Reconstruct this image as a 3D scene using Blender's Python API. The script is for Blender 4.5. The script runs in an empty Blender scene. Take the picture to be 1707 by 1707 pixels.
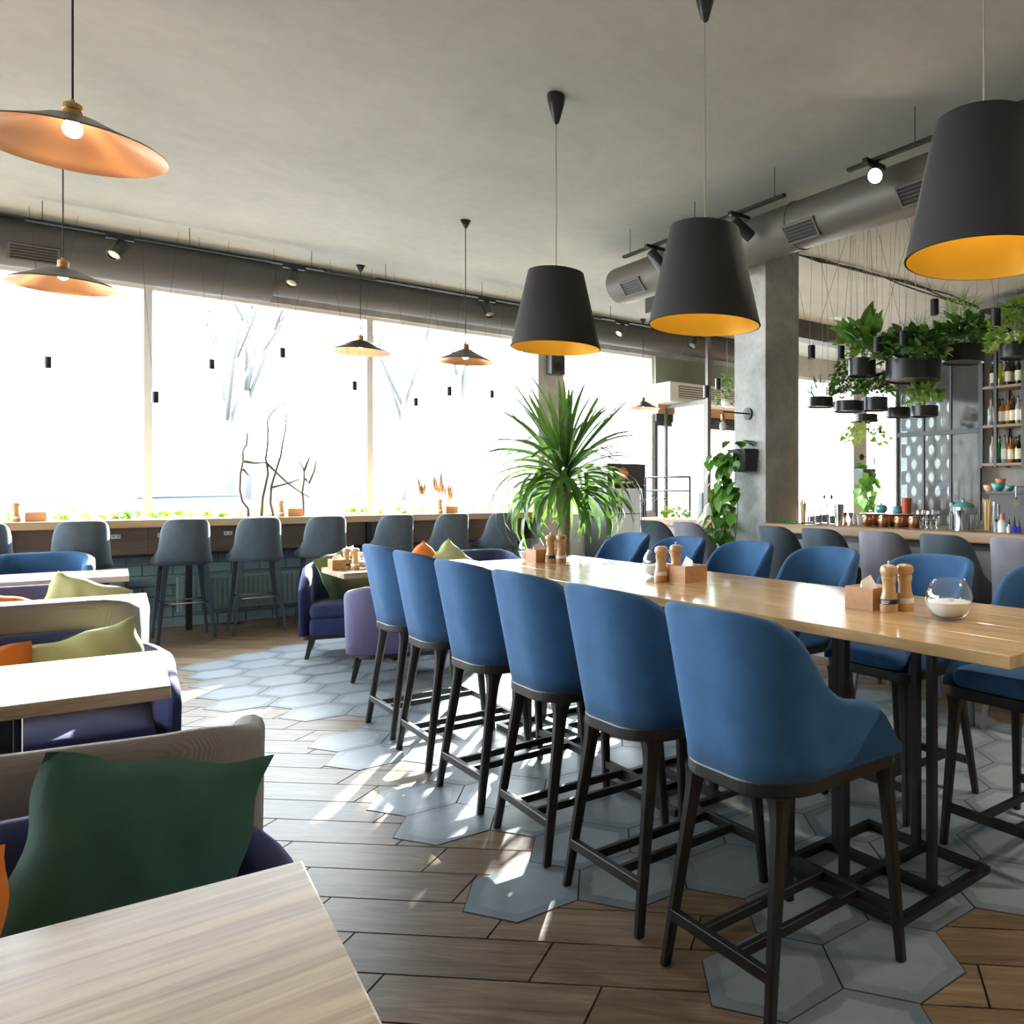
import bpy, math, random
from math import sin, cos, pi, radians as R, sqrt
from mathutils import Vector, Matrix
random.seed(7)
SC = bpy.context.scene
COL = SC.collection

# ---------------------------------------------------------------- camera, sky, sun, exposure
EYE = 1.40                      # camera height
FPX, CX, CY = 1320.0, 1280.0, 817.0   # focal length and principal point in a 1707 px frame
PHI = R(43.3)                   # long table axis (+Y) lies this far left of the view axis
cam_d = bpy.data.cameras.new('camera')
cam_d.sensor_width = 36.0
cam_d.lens = 36.0 * FPX / 1707.0
cam_d.shift_x = 0.5 - CX / 1707.0
cam_d.shift_y = CY / 1707.0 - 0.5
cam_d.clip_start = 0.05
cam = bpy.data.objects.new('camera', cam_d)
COL.objects.link(cam)
cam.location = (0, 0, EYE)
cam.rotation_euler = (R(90), 0, -PHI)
SC.camera = cam

world = bpy.data.worlds.new('sky')
SC.world = world
world.use_nodes = True
wbg = world.node_tree.nodes['Background']
wbg.inputs[0].default_value = (0.84, 0.92, 1.0, 1)
wbg.inputs[1].default_value = 22.5

sun_d = bpy.data.lights.new('sun', 'SUN')
sun_d.energy = 70.0
sun_d.color = (1.0, 0.96, 0.90)
sun_d.angle = R(0.7)
sun = bpy.data.objects.new('sun', sun_d)
COL.objects.link(sun)
SUN_AZ, SUN_EL = (0.600, 0.800), R(18.8)
to_sun = Vector((SUN_AZ[0] * cos(SUN_EL), SUN_AZ[1] * cos(SUN_EL), sin(SUN_EL)))
sun.rotation_euler = to_sun.to_track_quat('Z', 'Y').to_euler()
sun.location = (6, 14, 6)

SC.view_settings.view_transform = 'Standard'
SC.view_settings.look = 'None'
SC.view_settings.gamma = 1.0
SC.view_settings.exposure = 0.0
SC.view_settings.use_curve_mapping = False
SC.cycles.use_denoising = True
SC.cycles.max_bounces = 10
SC.cycles.diffuse_bounces = 5
SC.cycles.transparent_max_bounces = 16
SC.cycles.sample_clamp_indirect = 12.0
SC.cycles.caustics_reflective = False
SC.cycles.caustics_refractive = False

# ---------------------------------------------------------------- pixel -> place
CF, SF = cos(PHI), sin(PHI)
def c2w(x, d):                  # camera right / forward -> world X, Y
    return (x * CF + d * SF, -x * SF + d * CF)
def at_z(u, v, z):              # where the sight line through a pixel meets height z
    d = (EYE - z) * FPX / (v - CY)
    X, Y = c2w((u - CX) * d / FPX, d)
    return Vector((X, Y, z))
def at_X(u, v, X):
    r = (u - CX) / FPX
    d = X / (r * CF + SF)
    return Vector((X, d * (CF - r * SF), EYE - (v - CY) * d / FPX))
def at_Y(u, v, Y):
    r = (u - CX) / FPX
    d = Y / (CF - r * SF)
    return Vector((d * (r * CF + SF), Y, EYE - (v - CY) * d / FPX))
def at_D(u, v, d):
    X, Y = c2w((u - CX) * d / FPX, d)
    return Vector((X, Y, EYE - (v - CY) * d / FPX))

# ---------------------------------------------------------------- materials
MATS = {}
def newmat(name):
    m = bpy.data.materials.new(name); m.use_nodes = True
    nt = m.node_tree; b = nt.nodes['Principled BSDF']
    MATS[name] = m
    return m, nt, b
def N(nt, kind, **kw):
    n = nt.nodes.new(kind)
    for k, v in kw.items():
        if isinstance(k, str) and hasattr(n, k) and not k.startswith('i_'):
            setattr(n, k, v)
    return n
def ramp(nt, fac, stops):
    r = nt.nodes.new('ShaderNodeValToRGB')
    e = r.color_ramp.elements
    while len(e) < len(stops): e.new(0.5)
    for el, (p, c) in zip(e, stops):
        el.position = p; el.color = (c[0], c[1], c[2], 1)
    nt.links.new(fac, r.inputs[0])
    return r.outputs[0]
def coords(nt, scale=(1, 1, 1), rot=(0, 0, 0), kind='Object', loc=(0, 0, 0)):
    tc = nt.nodes.new('ShaderNodeTexCoord')
    mp = nt.nodes.new('ShaderNodeMapping')
    mp.inputs['Scale'].default_value = scale
    mp.inputs['Rotation'].default_value = rot
    mp.inputs['Location'].default_value = loc
    nt.links.new(tc.outputs[kind], mp.inputs['Vector'])
    return mp.outputs[0]
def worldpos(nt, scale=(1, 1, 1), rot=(0, 0, 0), loc=(0, 0, 0)):
    g = nt.nodes.new('ShaderNodeNewGeometry')
    mp = nt.nodes.new('ShaderNodeMapping')
    mp.inputs['Scale'].default_value = scale
    mp.inputs['Rotation'].default_value = rot
    mp.inputs['Location'].default_value = loc
    nt.links.new(g.outputs['Position'], mp.inputs['Vector'])
    return mp.outputs[0]
def noise(nt, vec, scale, detail=4.0, rough=0.55, dist=0.0):
    n = nt.nodes.new('ShaderNodeTexNoise')
    n.inputs['Scale'].default_value = scale
    n.inputs['Detail'].default_value = detail
    n.inputs['Roughness'].default_value = rough
    n.inputs['Distortion'].default_value = dist
    nt.links.new(vec, n.inputs['Vector'])
    return n.outputs['Fac']
def bump(nt, b, h, strength=0.2, dist=0.01):
    bm = nt.nodes.new('ShaderNodeBump')
    bm.inputs['Strength'].default_value = strength
    bm.inputs['Distance'].default_value = dist
    nt.links.new(h, bm.inputs['Height'])
    nt.links.new(bm.outputs[0], b.inputs['Normal'])
def plain(name, col, rough=0.5, metal=0.0, spec=None, var=0.0, vscale=8.0, sheen=0.0, bmp=0.0, bscale=200.0, coat=0.0, trans=0.0):
    m, nt, b = newmat(name)
    b.inputs['Base Color'].default_value = (*col, 1)
    b.inputs['Roughness'].default_value = rough
    b.inputs['Metallic'].default_value = metal
    if spec is not None: b.inputs['Specular IOR Level'].default_value = spec
    if sheen:
        b.inputs['Sheen Weight'].default_value = sheen
        b.inputs['Sheen Roughness'].default_value = 0.4
        b.inputs['Sheen Tint'].default_value = (min(1, col[0] * 3 + .25), min(1, col[1] * 3 + .25), min(1, col[2] * 2 + .3), 1)
    if coat:
        b.inputs['Coat Weight'].default_value = coat
        b.inputs['Coat Roughness'].default_value = 0.08
    if trans:
        b.inputs['Transmission Weight'].default_value = trans
    if var:
        f = noise(nt, coords(nt), vscale)
        c = ramp(nt, f, [(0.3, tuple(max(0, x * (1 - var)) for x in col)), (0.7, tuple(min(1, x * (1 + var)) for x in col))])
        nt.links.new(c, b.inputs['Base Color'])
    if bmp:
        bump(nt, b, noise(nt, coords(nt), bscale, 3.0), bmp, 0.002)
    return m
def wood(name, dark, light, axis=0, rough=0.35, fine=1.0, coat=0.0, wp=False, bmp=0.08, contrast=(0.3, 0.72)):
    m, nt, b = newmat(name)
    sc = [14.0 * fine, 14.0 * fine, 14.0 * fine]; sc[axis] = 1.1 * fine
    vec = worldpos(nt, tuple(sc)) if wp else coords(nt, tuple(sc))
    f1 = noise(nt, vec, 1.0, 6.0, 0.62, 0.8)
    sc2 = [70.0, 70.0, 70.0]; sc2[axis] = 3.0
    vec2 = worldpos(nt, tuple(sc2)) if wp else coords(nt, tuple(sc2))
    f2 = noise(nt, vec2, 1.0, 3.0, 0.6)
    mx = nt.nodes.new('ShaderNodeMath'); mx.operation = 'MULTIPLY_ADD'
    nt.links.new(f2, mx.inputs[0]); mx.inputs[1].default_value = 0.28
    mm = nt.nodes.new('ShaderNodeMath'); mm.operation = 'MULTIPLY'
    nt.links.new(f1, mm.inputs[0]); mm.inputs[1].default_value = 0.80
    nt.links.new(mm.outputs[0], mx.inputs[2])
    c = ramp(nt, mx.outputs[0], [(contrast[0], dark), (contrast[1], light)])
    nt.links.new(c, b.inputs['Base Color'])
    b.inputs['Roughness'].default_value = rough
    if coat:
        b.inputs['Coat Weight'].default_value = coat
        b.inputs['Coat Roughness'].default_value = 0.12
    bump(nt, b, mx.outputs[0], bmp, 0.004)
    return m
def concrete(name, dark, light, rough=0.75, scale=1.2, bmp=0.15, wp=True, spec=None):
    m, nt, b = newmat(name)
    vec = worldpos(nt) if wp else coords(nt)
    f1 = noise(nt, vec, scale, 6.0, 0.6, 0.4)
    f2 = noise(nt, vec, scale * 9, 5.0, 0.65)
    mx = nt.nodes.new('ShaderNodeMath'); mx.operation = 'MULTIPLY_ADD'
    nt.links.new(f2, mx.inputs[0]); mx.inputs[1].default_value = 0.3
    mm = nt.nodes.new('ShaderNodeMath'); mm.operation = 'MULTIPLY'
    nt.links.new(f1, mm.inputs[0]); mm.inputs[1].default_value = 0.7
    nt.links.new(mm.outputs[0], mx.inputs[2])
    c = ramp(nt, mx.outputs[0], [(0.32, dark), (0.68, light)])
    nt.links.new(c, b.inputs['Base Color'])
    b.inputs['Roughness'].default_value = rough
    if spec is not None: b.inputs['Specular IOR Level'].default_value = spec
    bump(nt, b, f2, bmp, 0.01)
    return m
def glass(name, tint=(1, 1, 1), rough=0.0, ior=1.45):
    m = bpy.data.materials.new(name); m.use_nodes = True
    nt = m.node_tree; nt.nodes.clear()
    o = nt.nodes.new('ShaderNodeOutputMaterial')
    mix = nt.nodes.new('ShaderNodeMixShader')
    lw = nt.nodes.new('ShaderNodeLayerWeight'); lw.inputs[0].default_value = 0.5
    pw = nt.nodes.new('ShaderNodeMath'); pw.operation = 'POWER'; nt.links.new(lw.outputs['Facing'], pw.inputs[0]); pw.inputs[1].default_value = 4.0
    fr = nt.nodes.new('ShaderNodeMath'); fr.operation = 'MULTIPLY_ADD'; nt.links.new(pw.outputs[0], fr.inputs[0]); fr.inputs[1].default_value = 0.9; fr.inputs[2].default_value = (ior - 1) ** 2 / (ior + 1) ** 2
    tr = nt.nodes.new('ShaderNodeBsdfTransparent'); tr.inputs[0].default_value = (*tint, 1)
    gl = nt.nodes.new('ShaderNodeBsdfGlossy'); gl.inputs['Roughness'].default_value = rough
    nt.links.new(fr.outputs[0], mix.inputs[0]); nt.links.new(tr.outputs[0], mix.inputs[1]); nt.links.new(gl.outputs[0], mix.inputs[2])
    nt.links.new(mix.outputs[0], o.inputs[0])
    MATS[name] = m
    return m
def emit(name, col, s):
    m = bpy.data.materials.new(name); m.use_nodes = True
    nt = m.node_tree; nt.nodes.clear()
    o = nt.nodes.new('ShaderNodeOutputMaterial'); e = nt.nodes.new('ShaderNodeEmission')
    e.inputs[0].default_value = (*col, 1); e.inputs[1].default_value = s
    nt.links.new(e.outputs[0], o.inputs[0]); MATS[name] = m
    return m
def leafmat(name, dark, light, rough=0.4, tl=0.35):
    m, nt, b = newmat(name)
    oi = nt.nodes.new('ShaderNodeObjectInfo')
    f = noise(nt, worldpos(nt), 14.0, 2.0)
    ad = nt.nodes.new('ShaderNodeMath'); ad.operation = 'MULTIPLY_ADD'
    nt.links.new(oi.outputs['Random'], ad.inputs[0]); ad.inputs[1].default_value = 0.4
    ad2 = nt.nodes.new('ShaderNodeMath'); ad2.operation = 'MULTIPLY'
    nt.links.new(f, ad2.inputs[0]); ad2.inputs[1].default_value = 0.65
    nt.links.new(ad2.outputs[0], ad.inputs[2])
    c = ramp(nt, ad.outputs[0], [(0.25, dark), (0.75, light)])
    nt.links.new(c, b.inputs['Base Color'])
    b.inputs['Roughness'].default_value = rough
    t = nt.nodes.new('ShaderNodeBsdfTranslucent')
    nt.links.new(c, t.inputs[0])
    mix = nt.nodes.new('ShaderNodeMixShader'); mix.inputs[0].default_value = tl
    out = nt.nodes['Material Output']
    nt.links.new(b.outputs[0], mix.inputs[1]); nt.links.new(t.outputs[0], mix.inputs[2]); nt.links.new(mix.outputs[0], out.inputs[0])
    return m

plain('blue_velvet', (0.030, 0.100, 0.225), 0.92, sheen=0.14, var=0.12, vscale=9, bmp=0.06, bscale=350)
plain('slate_fabric', (0.070, 0.095, 0.115), 0.9, sheen=0.25, var=0.10, vscale=11, bmp=0.05, bscale=400)
plain('lilac_fabric', (0.235, 0.220, 0.255), 0.9, sheen=0.25, var=0.08, vscale=11, bmp=0.05, bscale=400)
plain('navy_fabric', (0.026, 0.034, 0.115), 0.9, sheen=0.4, var=0.12, vscale=9, bmp=0.05, bscale=400)
plain('lavender_fabric', (0.105, 0.098, 0.190), 0.9, sheen=0.3, var=0.10, vscale=9, bmp=0.05, bscale=400)
plain('taupe_corduroy', (0.205, 0.178, 0.165), 0.9, sheen=0.2, var=0.08, vscale=7)
plain('green_cushion', (0.028, 0.085, 0.064), 0.9, sheen=0.25, var=0.15, vscale=7, bmp=0.05, bscale=400)
plain('olive_cushion', (0.450, 0.465, 0.220), 0.85, sheen=0.2, var=0.08, vscale=7)
plain('forest_cushion', (0.085, 0.130, 0.055), 0.85, sheen=0.2, var=0.12, vscale=7)
plain('orange_cushion', (0.700, 0.190, 0.020), 0.85, sheen=0.2, var=0.10, vscale=7)
plain('dark_wood', (0.009, 0.008, 0.007), 0.45, var=0.25, vscale=20)
plain('black_metal', (0.009, 0.009, 0.010), 0.42)
plain('black_satin', (0.020, 0.020, 0.022), 0.30)
plain('shade_fabric', (0.040, 0.037, 0.037), 0.85, bmp=0.1, bscale=500)
plain('gold_lining', (0.840, 0.540, 0.050), 0.45, metal=0.2)
plain('copper_inside', (0.760, 0.370, 0.170), 0.32, metal=0.55)
plain('brass', (0.640, 0.400, 0.160), 0.28, metal=0.9)
plain('steel', (0.55, 0.56, 0.57), 0.25, metal=1.0)
plain('copper_metal', (0.62, 0.30, 0.17), 0.28, metal=1.0)
plain('duct_metal', (0.150, 0.138, 0.122), 0.50, metal=0.25)
plain('duct_dark', (0.095, 0.093, 0.096), 0.55, metal=0.2)
plain('white_paint', (0.78, 0.79, 0.78), 0.45)
plain('white_plastic', (0.85, 0.85, 0.83), 0.35)
plain('cable_dark', (0.03, 0.03, 0.032), 0.6)
plain('cable_grey', (0.42, 0.42, 0.40), 0.6)
plain('teal_brick', (0.190, 0.275, 0.275), 0.7, var=0.15, vscale=6, bmp=0.25, bscale=60)
plain('teal_mortar', (0.130, 0.200, 0.200), 0.85)
plain('teal_metal', (0.210, 0.300, 0.290), 0.5)
plain('aqua_ceramic', (0.130, 0.470, 0.440), 0.2)
plain('red_ceramic', (0.640, 0.110, 0.060), 0.3)
plain('peach_ceramic', (0.700, 0.420, 0.270), 0.35)
plain('salt_white', (0.95, 0.95, 0.94), 0.8, bmp=0.3, bscale=300)
plain('paper', (0.90, 0.90, 0.89), 0.8)
plain('straw', (0.82, 0.52, 0.16), 0.6)
plain('soil', (0.025, 0.018, 0.012), 0.95)
plain('green_wall', (0.330, 0.340, 0.230), 0.7)
plain('grout', (0.024, 0.024, 0.026), 0.8)
plain('asphalt', (0.075, 0.076, 0.078), 0.9, var=0.1, vscale=0.6)
plain('far_wall', (0.22, 0.21, 0.19), 0.9)
plain('bark_pale', (0.085, 0.088, 0.088), 0.9)
plain('twig', (0.060, 0.042, 0.028), 0.8)
plain('pampas', (0.420, 0.270, 0.150), 0.95)
plain('car_white', (0.45, 0.46, 0.48), 0.3)
plain('car_blue', (0.130, 0.170, 0.230), 0.3)
plain('car_glass', (0.12, 0.14, 0.15), 0.25)
plain('rubber', (0.02, 0.02, 0.02), 0.8)
plain('trunk', (0.235, 0.150, 0.085), 0.9, var=0.4, vscale=25, bmp=0.8, bscale=40)
plain('slate_board', (0.035, 0.040, 0.042), 0.5)
plain('orange_sign', (0.62, 0.25, 0.12), 0.6)
plain('brick_warm', (0.46, 0.26, 0.20), 0.85, var=0.2, vscale=3)
plain('bottle_label', (0.80, 0.74, 0.58), 0.6, var=0.06)
plain('label_band', (0.012, 0.012, 0.014), 0.4)
plain('bottle_red', (0.30, 0.02, 0.02), 0.4)
for nm, c in (('amber_bottle', (0.56, 0.19, 0.02)), ('green_bottle', (0.03, 0.36, 0.06)), ('dark_bottle', (0.02, 0.022, 0.012)),
              ('clear_bottle', (0.60, 0.66, 0.65)), ('blue_bottle', (0.05, 0.07, 0.52)), ('yellow_bottle', (0.50, 0.46, 0.03))):
    plain(nm, c, 0.08, trans=0.35, coat=0.3)
m_, nt_, b_ = newmat('real_glass'); b_.inputs['Transmission Weight'].default_value = 1.0; b_.inputs['Roughness'].default_value = 0.0; b_.inputs['IOR'].default_value = 1.45
glass('pane', (0.97, 0.985, 0.98))
glass('thin_glass', (0.985, 0.99, 0.988), 0.02, 1.6)
glass('smoked_glass', (0.50, 0.54, 0.53), 0.05, 1.5)
def _smoke():
    m = MATS['smoked_glass']; nt = m.node_tree
    o = [n for n in nt.nodes if n.type == 'OUTPUT_MATERIAL'][0]; old = o.inputs[0].links[0].from_socket
    df = nt.nodes.new('ShaderNodeBsdfDiffuse'); df.inputs[0].default_value = (0.105, 0.11, 0.108, 1)
    tl = nt.nodes.new('ShaderNodeBsdfTranslucent'); tl.inputs[0].default_value = (0.14, 0.147, 0.143, 1)
    ad = nt.nodes.new('ShaderNodeMixShader'); ad.inputs[0].default_value = 0.35
    nt.links.new(df.outputs[0], ad.inputs[1]); nt.links.new(tl.outputs[0], ad.inputs[2])
    mx = nt.nodes.new('ShaderNodeMixShader'); mx.inputs[0].default_value = 0.64
    nt.links.new(old, mx.inputs[1]); nt.links.new(ad.outputs[0], mx.inputs[2]); nt.links.new(mx.outputs[0], o.inputs[0])
_smoke()
emit('bulb_glow', (1.0, 0.86, 0.66), 30.0)
emit('bulb_soft', (1.0, 0.88, 0.66), 32.0)
emit('spot_glow', (1.0, 0.86, 0.62), 90.0)
emit('shelf_glow', (1.0, 0.96, 0.86), 0.45)
wood('oak_top', (0.390, 0.220, 0.090), (0.740, 0.500, 0.245), axis=1, rough=0.22, coat=0.25, wp=True)
wood('oak_booth', (0.200, 0.110, 0.055), (0.600, 0.430, 0.260), axis=0, rough=0.30, wp=True, coat=0.15, contrast=(0.36, 0.62))
wood('oak_counter', (0.330, 0.190, 0.085), (0.560, 0.350, 0.170), axis=0, rough=0.35, wp=True)
wood('oak_bar', (0.230, 0.120, 0.050), (0.450, 0.260, 0.115), axis=1, rough=0.35, wp=True)
wood('walnut_apron', (0.130, 0.078, 0.054), (0.230, 0.145, 0.100), axis=0, rough=0.55, wp=True)
wood('box_wood', (0.400, 0.190, 0.075), (0.560, 0.300, 0.135), axis=0, rough=0.5)
wood('mill_wood', (0.430, 0.235, 0.085), (0.640, 0.400, 0.180), axis=2, rough=0.35, coat=0.2)
wood('shelf_wood', (0.150, 0.100, 0.060), (0.270, 0.180, 0.110), axis=1, rough=0.5, wp=True)
concrete('ceiling_plaster', (0.425, 0.460, 0.455), (0.560, 0.602, 0.605), 0.8, 0.9, 0.08)
concrete('column_concrete', (0.330, 0.325, 0.305), (0.620, 0.615, 0.590), 0.75, 2.6, 0.35)
concrete('light_plaster', (0.700, 0.690, 0.660), (0.800, 0.790, 0.760), 0.8, 0.9, 0.06)
concrete('wall_concrete', (0.300, 0.295, 0.275), (0.430, 0.425, 0.400), 0.75, 1.3, 0.15)
concrete('bar_concrete', (0.300, 0.305, 0.290), (0.470, 0.470, 0.440), 0.7, 1.5, 0.15)
leafmat('yucca_leaf', (0.030, 0.085, 0.014), (0.130, 0.260, 0.040), 0.34, 0.26)
leafmat('pothos_leaf', (0.050, 0.170, 0.022), (0.190, 0.400, 0.060), 0.38, 0.25)
leafmat('fern_leaf', (0.090, 0.250, 0.024), (0.320, 0.540, 0.070), 0.45, 0.4)
leafmat('dark_leaf', (0.045, 0.130, 0.030), (0.150, 0.320, 0.085), 0.45, 0.2)
leafmat('lime_leaf', (0.160, 0.330, 0.030), (0.360, 0.560, 0.080), 0.45, 0.4)

# corduroy ribs
def _cord():
    m = MATS['taupe_corduroy']; nt = m.node_tree; b = nt.nodes['Principled BSDF']
    w = nt.nodes.new('ShaderNodeTexWave'); w.inputs['Scale'].default_value = 60.0
    nt.links.new(coords(nt), w.inputs['Vector'])
    bump(nt, b, w.outputs['Fac'], 0.35, 0.003)
_cord()
# plank floor: tone of every plank from its row and place
PLA = R(-5.07) - PHI            # world angle of the planks
PLW, PLL = 0.1984, 0.644
PB0, PA0 = 2.3829, -1.0929
def _plankmat():
    m, nt, b = newmat('plank_tile')
    v = worldpos(nt, rot=(0, 0, -PLA))
    sp = nt.nodes.new('ShaderNodeSeparateXYZ'); nt.links.new(v, sp.inputs[0])
    def M(op, a, bb=None, c=None):
        n = nt.nodes.new('ShaderNodeMath'); n.operation = op
        for i, q in enumerate((a, bb, c)):
            if q is None: continue
            if isinstance(q, (int, float)): n.inputs[i].default_value = q
            else: nt.links.new(q, n.inputs[i])
        return n.outputs[0]
    row = M('FLOOR', M('DIVIDE', M('SUBTRACT', sp.outputs[1], PB0), PLW))
    col = M('FLOOR', M('DIVIDE', M('ADD', M('SUBTRACT', sp.outputs[0], PA0), M('MULTIPLY', row, PLL / 3)), PLL))
    cb = nt.nodes.new('ShaderNodeCombineXYZ'); nt.links.new(row, cb.inputs[0]); nt.links.new(col, cb.inputs[1])
    wn = nt.nodes.new('ShaderNodeTexWhiteNoise'); nt.links.new(cb.outputs[0], wn.inputs['Vector'])
    ofs = nt.nodes.new('ShaderNodeVectorMath'); ofs.operation = 'SCALE'; nt.links.new(wn.outputs['Color'], ofs.inputs[0]); ofs.inputs['Scale'].default_value = 30.0
    sc = nt.nodes.new('ShaderNodeVectorMath'); sc.operation = 'MULTIPLY'; nt.links.new(v, sc.inputs[0]); sc.inputs[1].default_value = (2.2, 22.0, 1.0)
    ad = nt.nodes.new('ShaderNodeVectorMath'); ad.operation = 'ADD'; nt.links.new(sc.outputs[0], ad.inputs[0]); nt.links.new(ofs.outputs[0], ad.inputs[1])
    f1 = noise(nt, ad.outputs[0], 1.0, 6.0, 0.65, 1.2)
    sc2 = nt.nodes.new('ShaderNodeVectorMath'); sc2.operation = 'MULTIPLY'; nt.links.new(v, sc2.inputs[0]); sc2.inputs[1].default_value = (7.0, 130.0, 1.0)
    f2 = noise(nt, sc2.outputs[0], 1.0, 3.0, 0.6)
    t = M('ADD', M('MULTIPLY', f1, 0.62), M('ADD', M('MULTIPLY', f2, 0.22), M('MULTIPLY', wn.outputs['Value'], 0.16)))
    c = ramp(nt, t, [(0.30, (0.115, 0.074, 0.043)), (0.50, (0.255, 0.172, 0.102)), (0.70, (0.430, 0.310, 0.200))])
    nt.links.new(c, b.inputs['Base Color'])
    b.inputs['Roughness'].default_value = 0.39
    b.inputs['Specular IOR Level'].default_value = 0.28
    bump(nt, b, t, 0.10, 0.004)
_plankmat()
HEX_A, HEX_TH = 0.21497, R(-18.3) - PHI
_hx, _hy = c2w(0.3720, 2.3652)
HEX_O = Vector((_hx, _hy))
def _hexmat():
    m, nt, b = newmat('hex_tile')
    tc = nt.nodes.new('ShaderNodeTexCoord')
    oi = nt.nodes.new('ShaderNodeObjectInfo')
    def dot(vx, vy):
        n = nt.nodes.new('ShaderNodeVectorMath'); n.operation = 'DOT_PRODUCT'
        nt.links.new(tc.outputs['Object'], n.inputs[0]); n.inputs[1].default_value = (vx, vy, 0)
        a = nt.nodes.new('ShaderNodeMath'); a.operation = 'ABSOLUTE'; nt.links.new(n.outputs['Value'], a.inputs[0])
        return a.outputs[0]
    def M(op, a, bb):
        n = nt.nodes.new('ShaderNodeMath'); n.operation = op
        for i, q in enumerate((a, bb)):
            if isinstance(q, (int, float)): n.inputs[i].default_value = q
            else: nt.links.new(q, n.inputs[i])
        return n.outputs[0]
    d = M('MAXIMUM', M('MAXIMUM', dot(0, 1), dot(cos(R(30)), sin(R(30)))), dot(cos(R(30)), -sin(R(30))))
    ap = HEX_A * 0.866
    wob = noise(nt, worldpos(nt), 9.0, 3.0)
    dd = M('ADD', d, M('MULTIPLY', M('SUBTRACT', wob, 0.5), 0.05))
    mr = nt.nodes.new('ShaderNodeMapRange'); mr.inputs['From Min'].default_value = ap * 0.74; mr.inputs['From Max'].default_value = ap * 0.78
    nt.links.new(dd, mr.inputs['Value'])
    f = noise(nt, worldpos(nt), 3.2, 5.0, 0.6, 0.5)
    t = M('ADD', M('MULTIPLY', f, 0.75), M('MULTIPLY', oi.outputs['Random'], 0.25))
    c1 = ramp(nt, t, [(0.3, (0.270, 0.315, 0.350)), (0.7, (0.430, 0.485, 0.525))])
    c2 = ramp(nt, t, [(0.3, (0.130, 0.168, 0.198)), (0.7, (0.232, 0.275, 0.312))])
    mx = nt.nodes.new('ShaderNodeMix'); mx.data_type = 'RGBA'
    st = M('MULTIPLY', mr.outputs[0], M('ADD', 0.35, M('MULTIPLY', oi.outputs['Random'], 0.65)))
    nt.links.new(st, mx.inputs['Factor']); nt.links.new(c1, mx.inputs['A']); nt.links.new(c2, mx.inputs['B'])
    nt.links.new(mx.outputs['Result'], b.inputs['Base Color'])
    b.inputs['Roughness'].default_value = 0.33
    b.inputs['Specular IOR Level'].default_value = 0.30
    bump(nt, b, noise(nt, worldpos(nt), 30.0, 3.0), 0.05, 0.003)
_hexmat()

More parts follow.
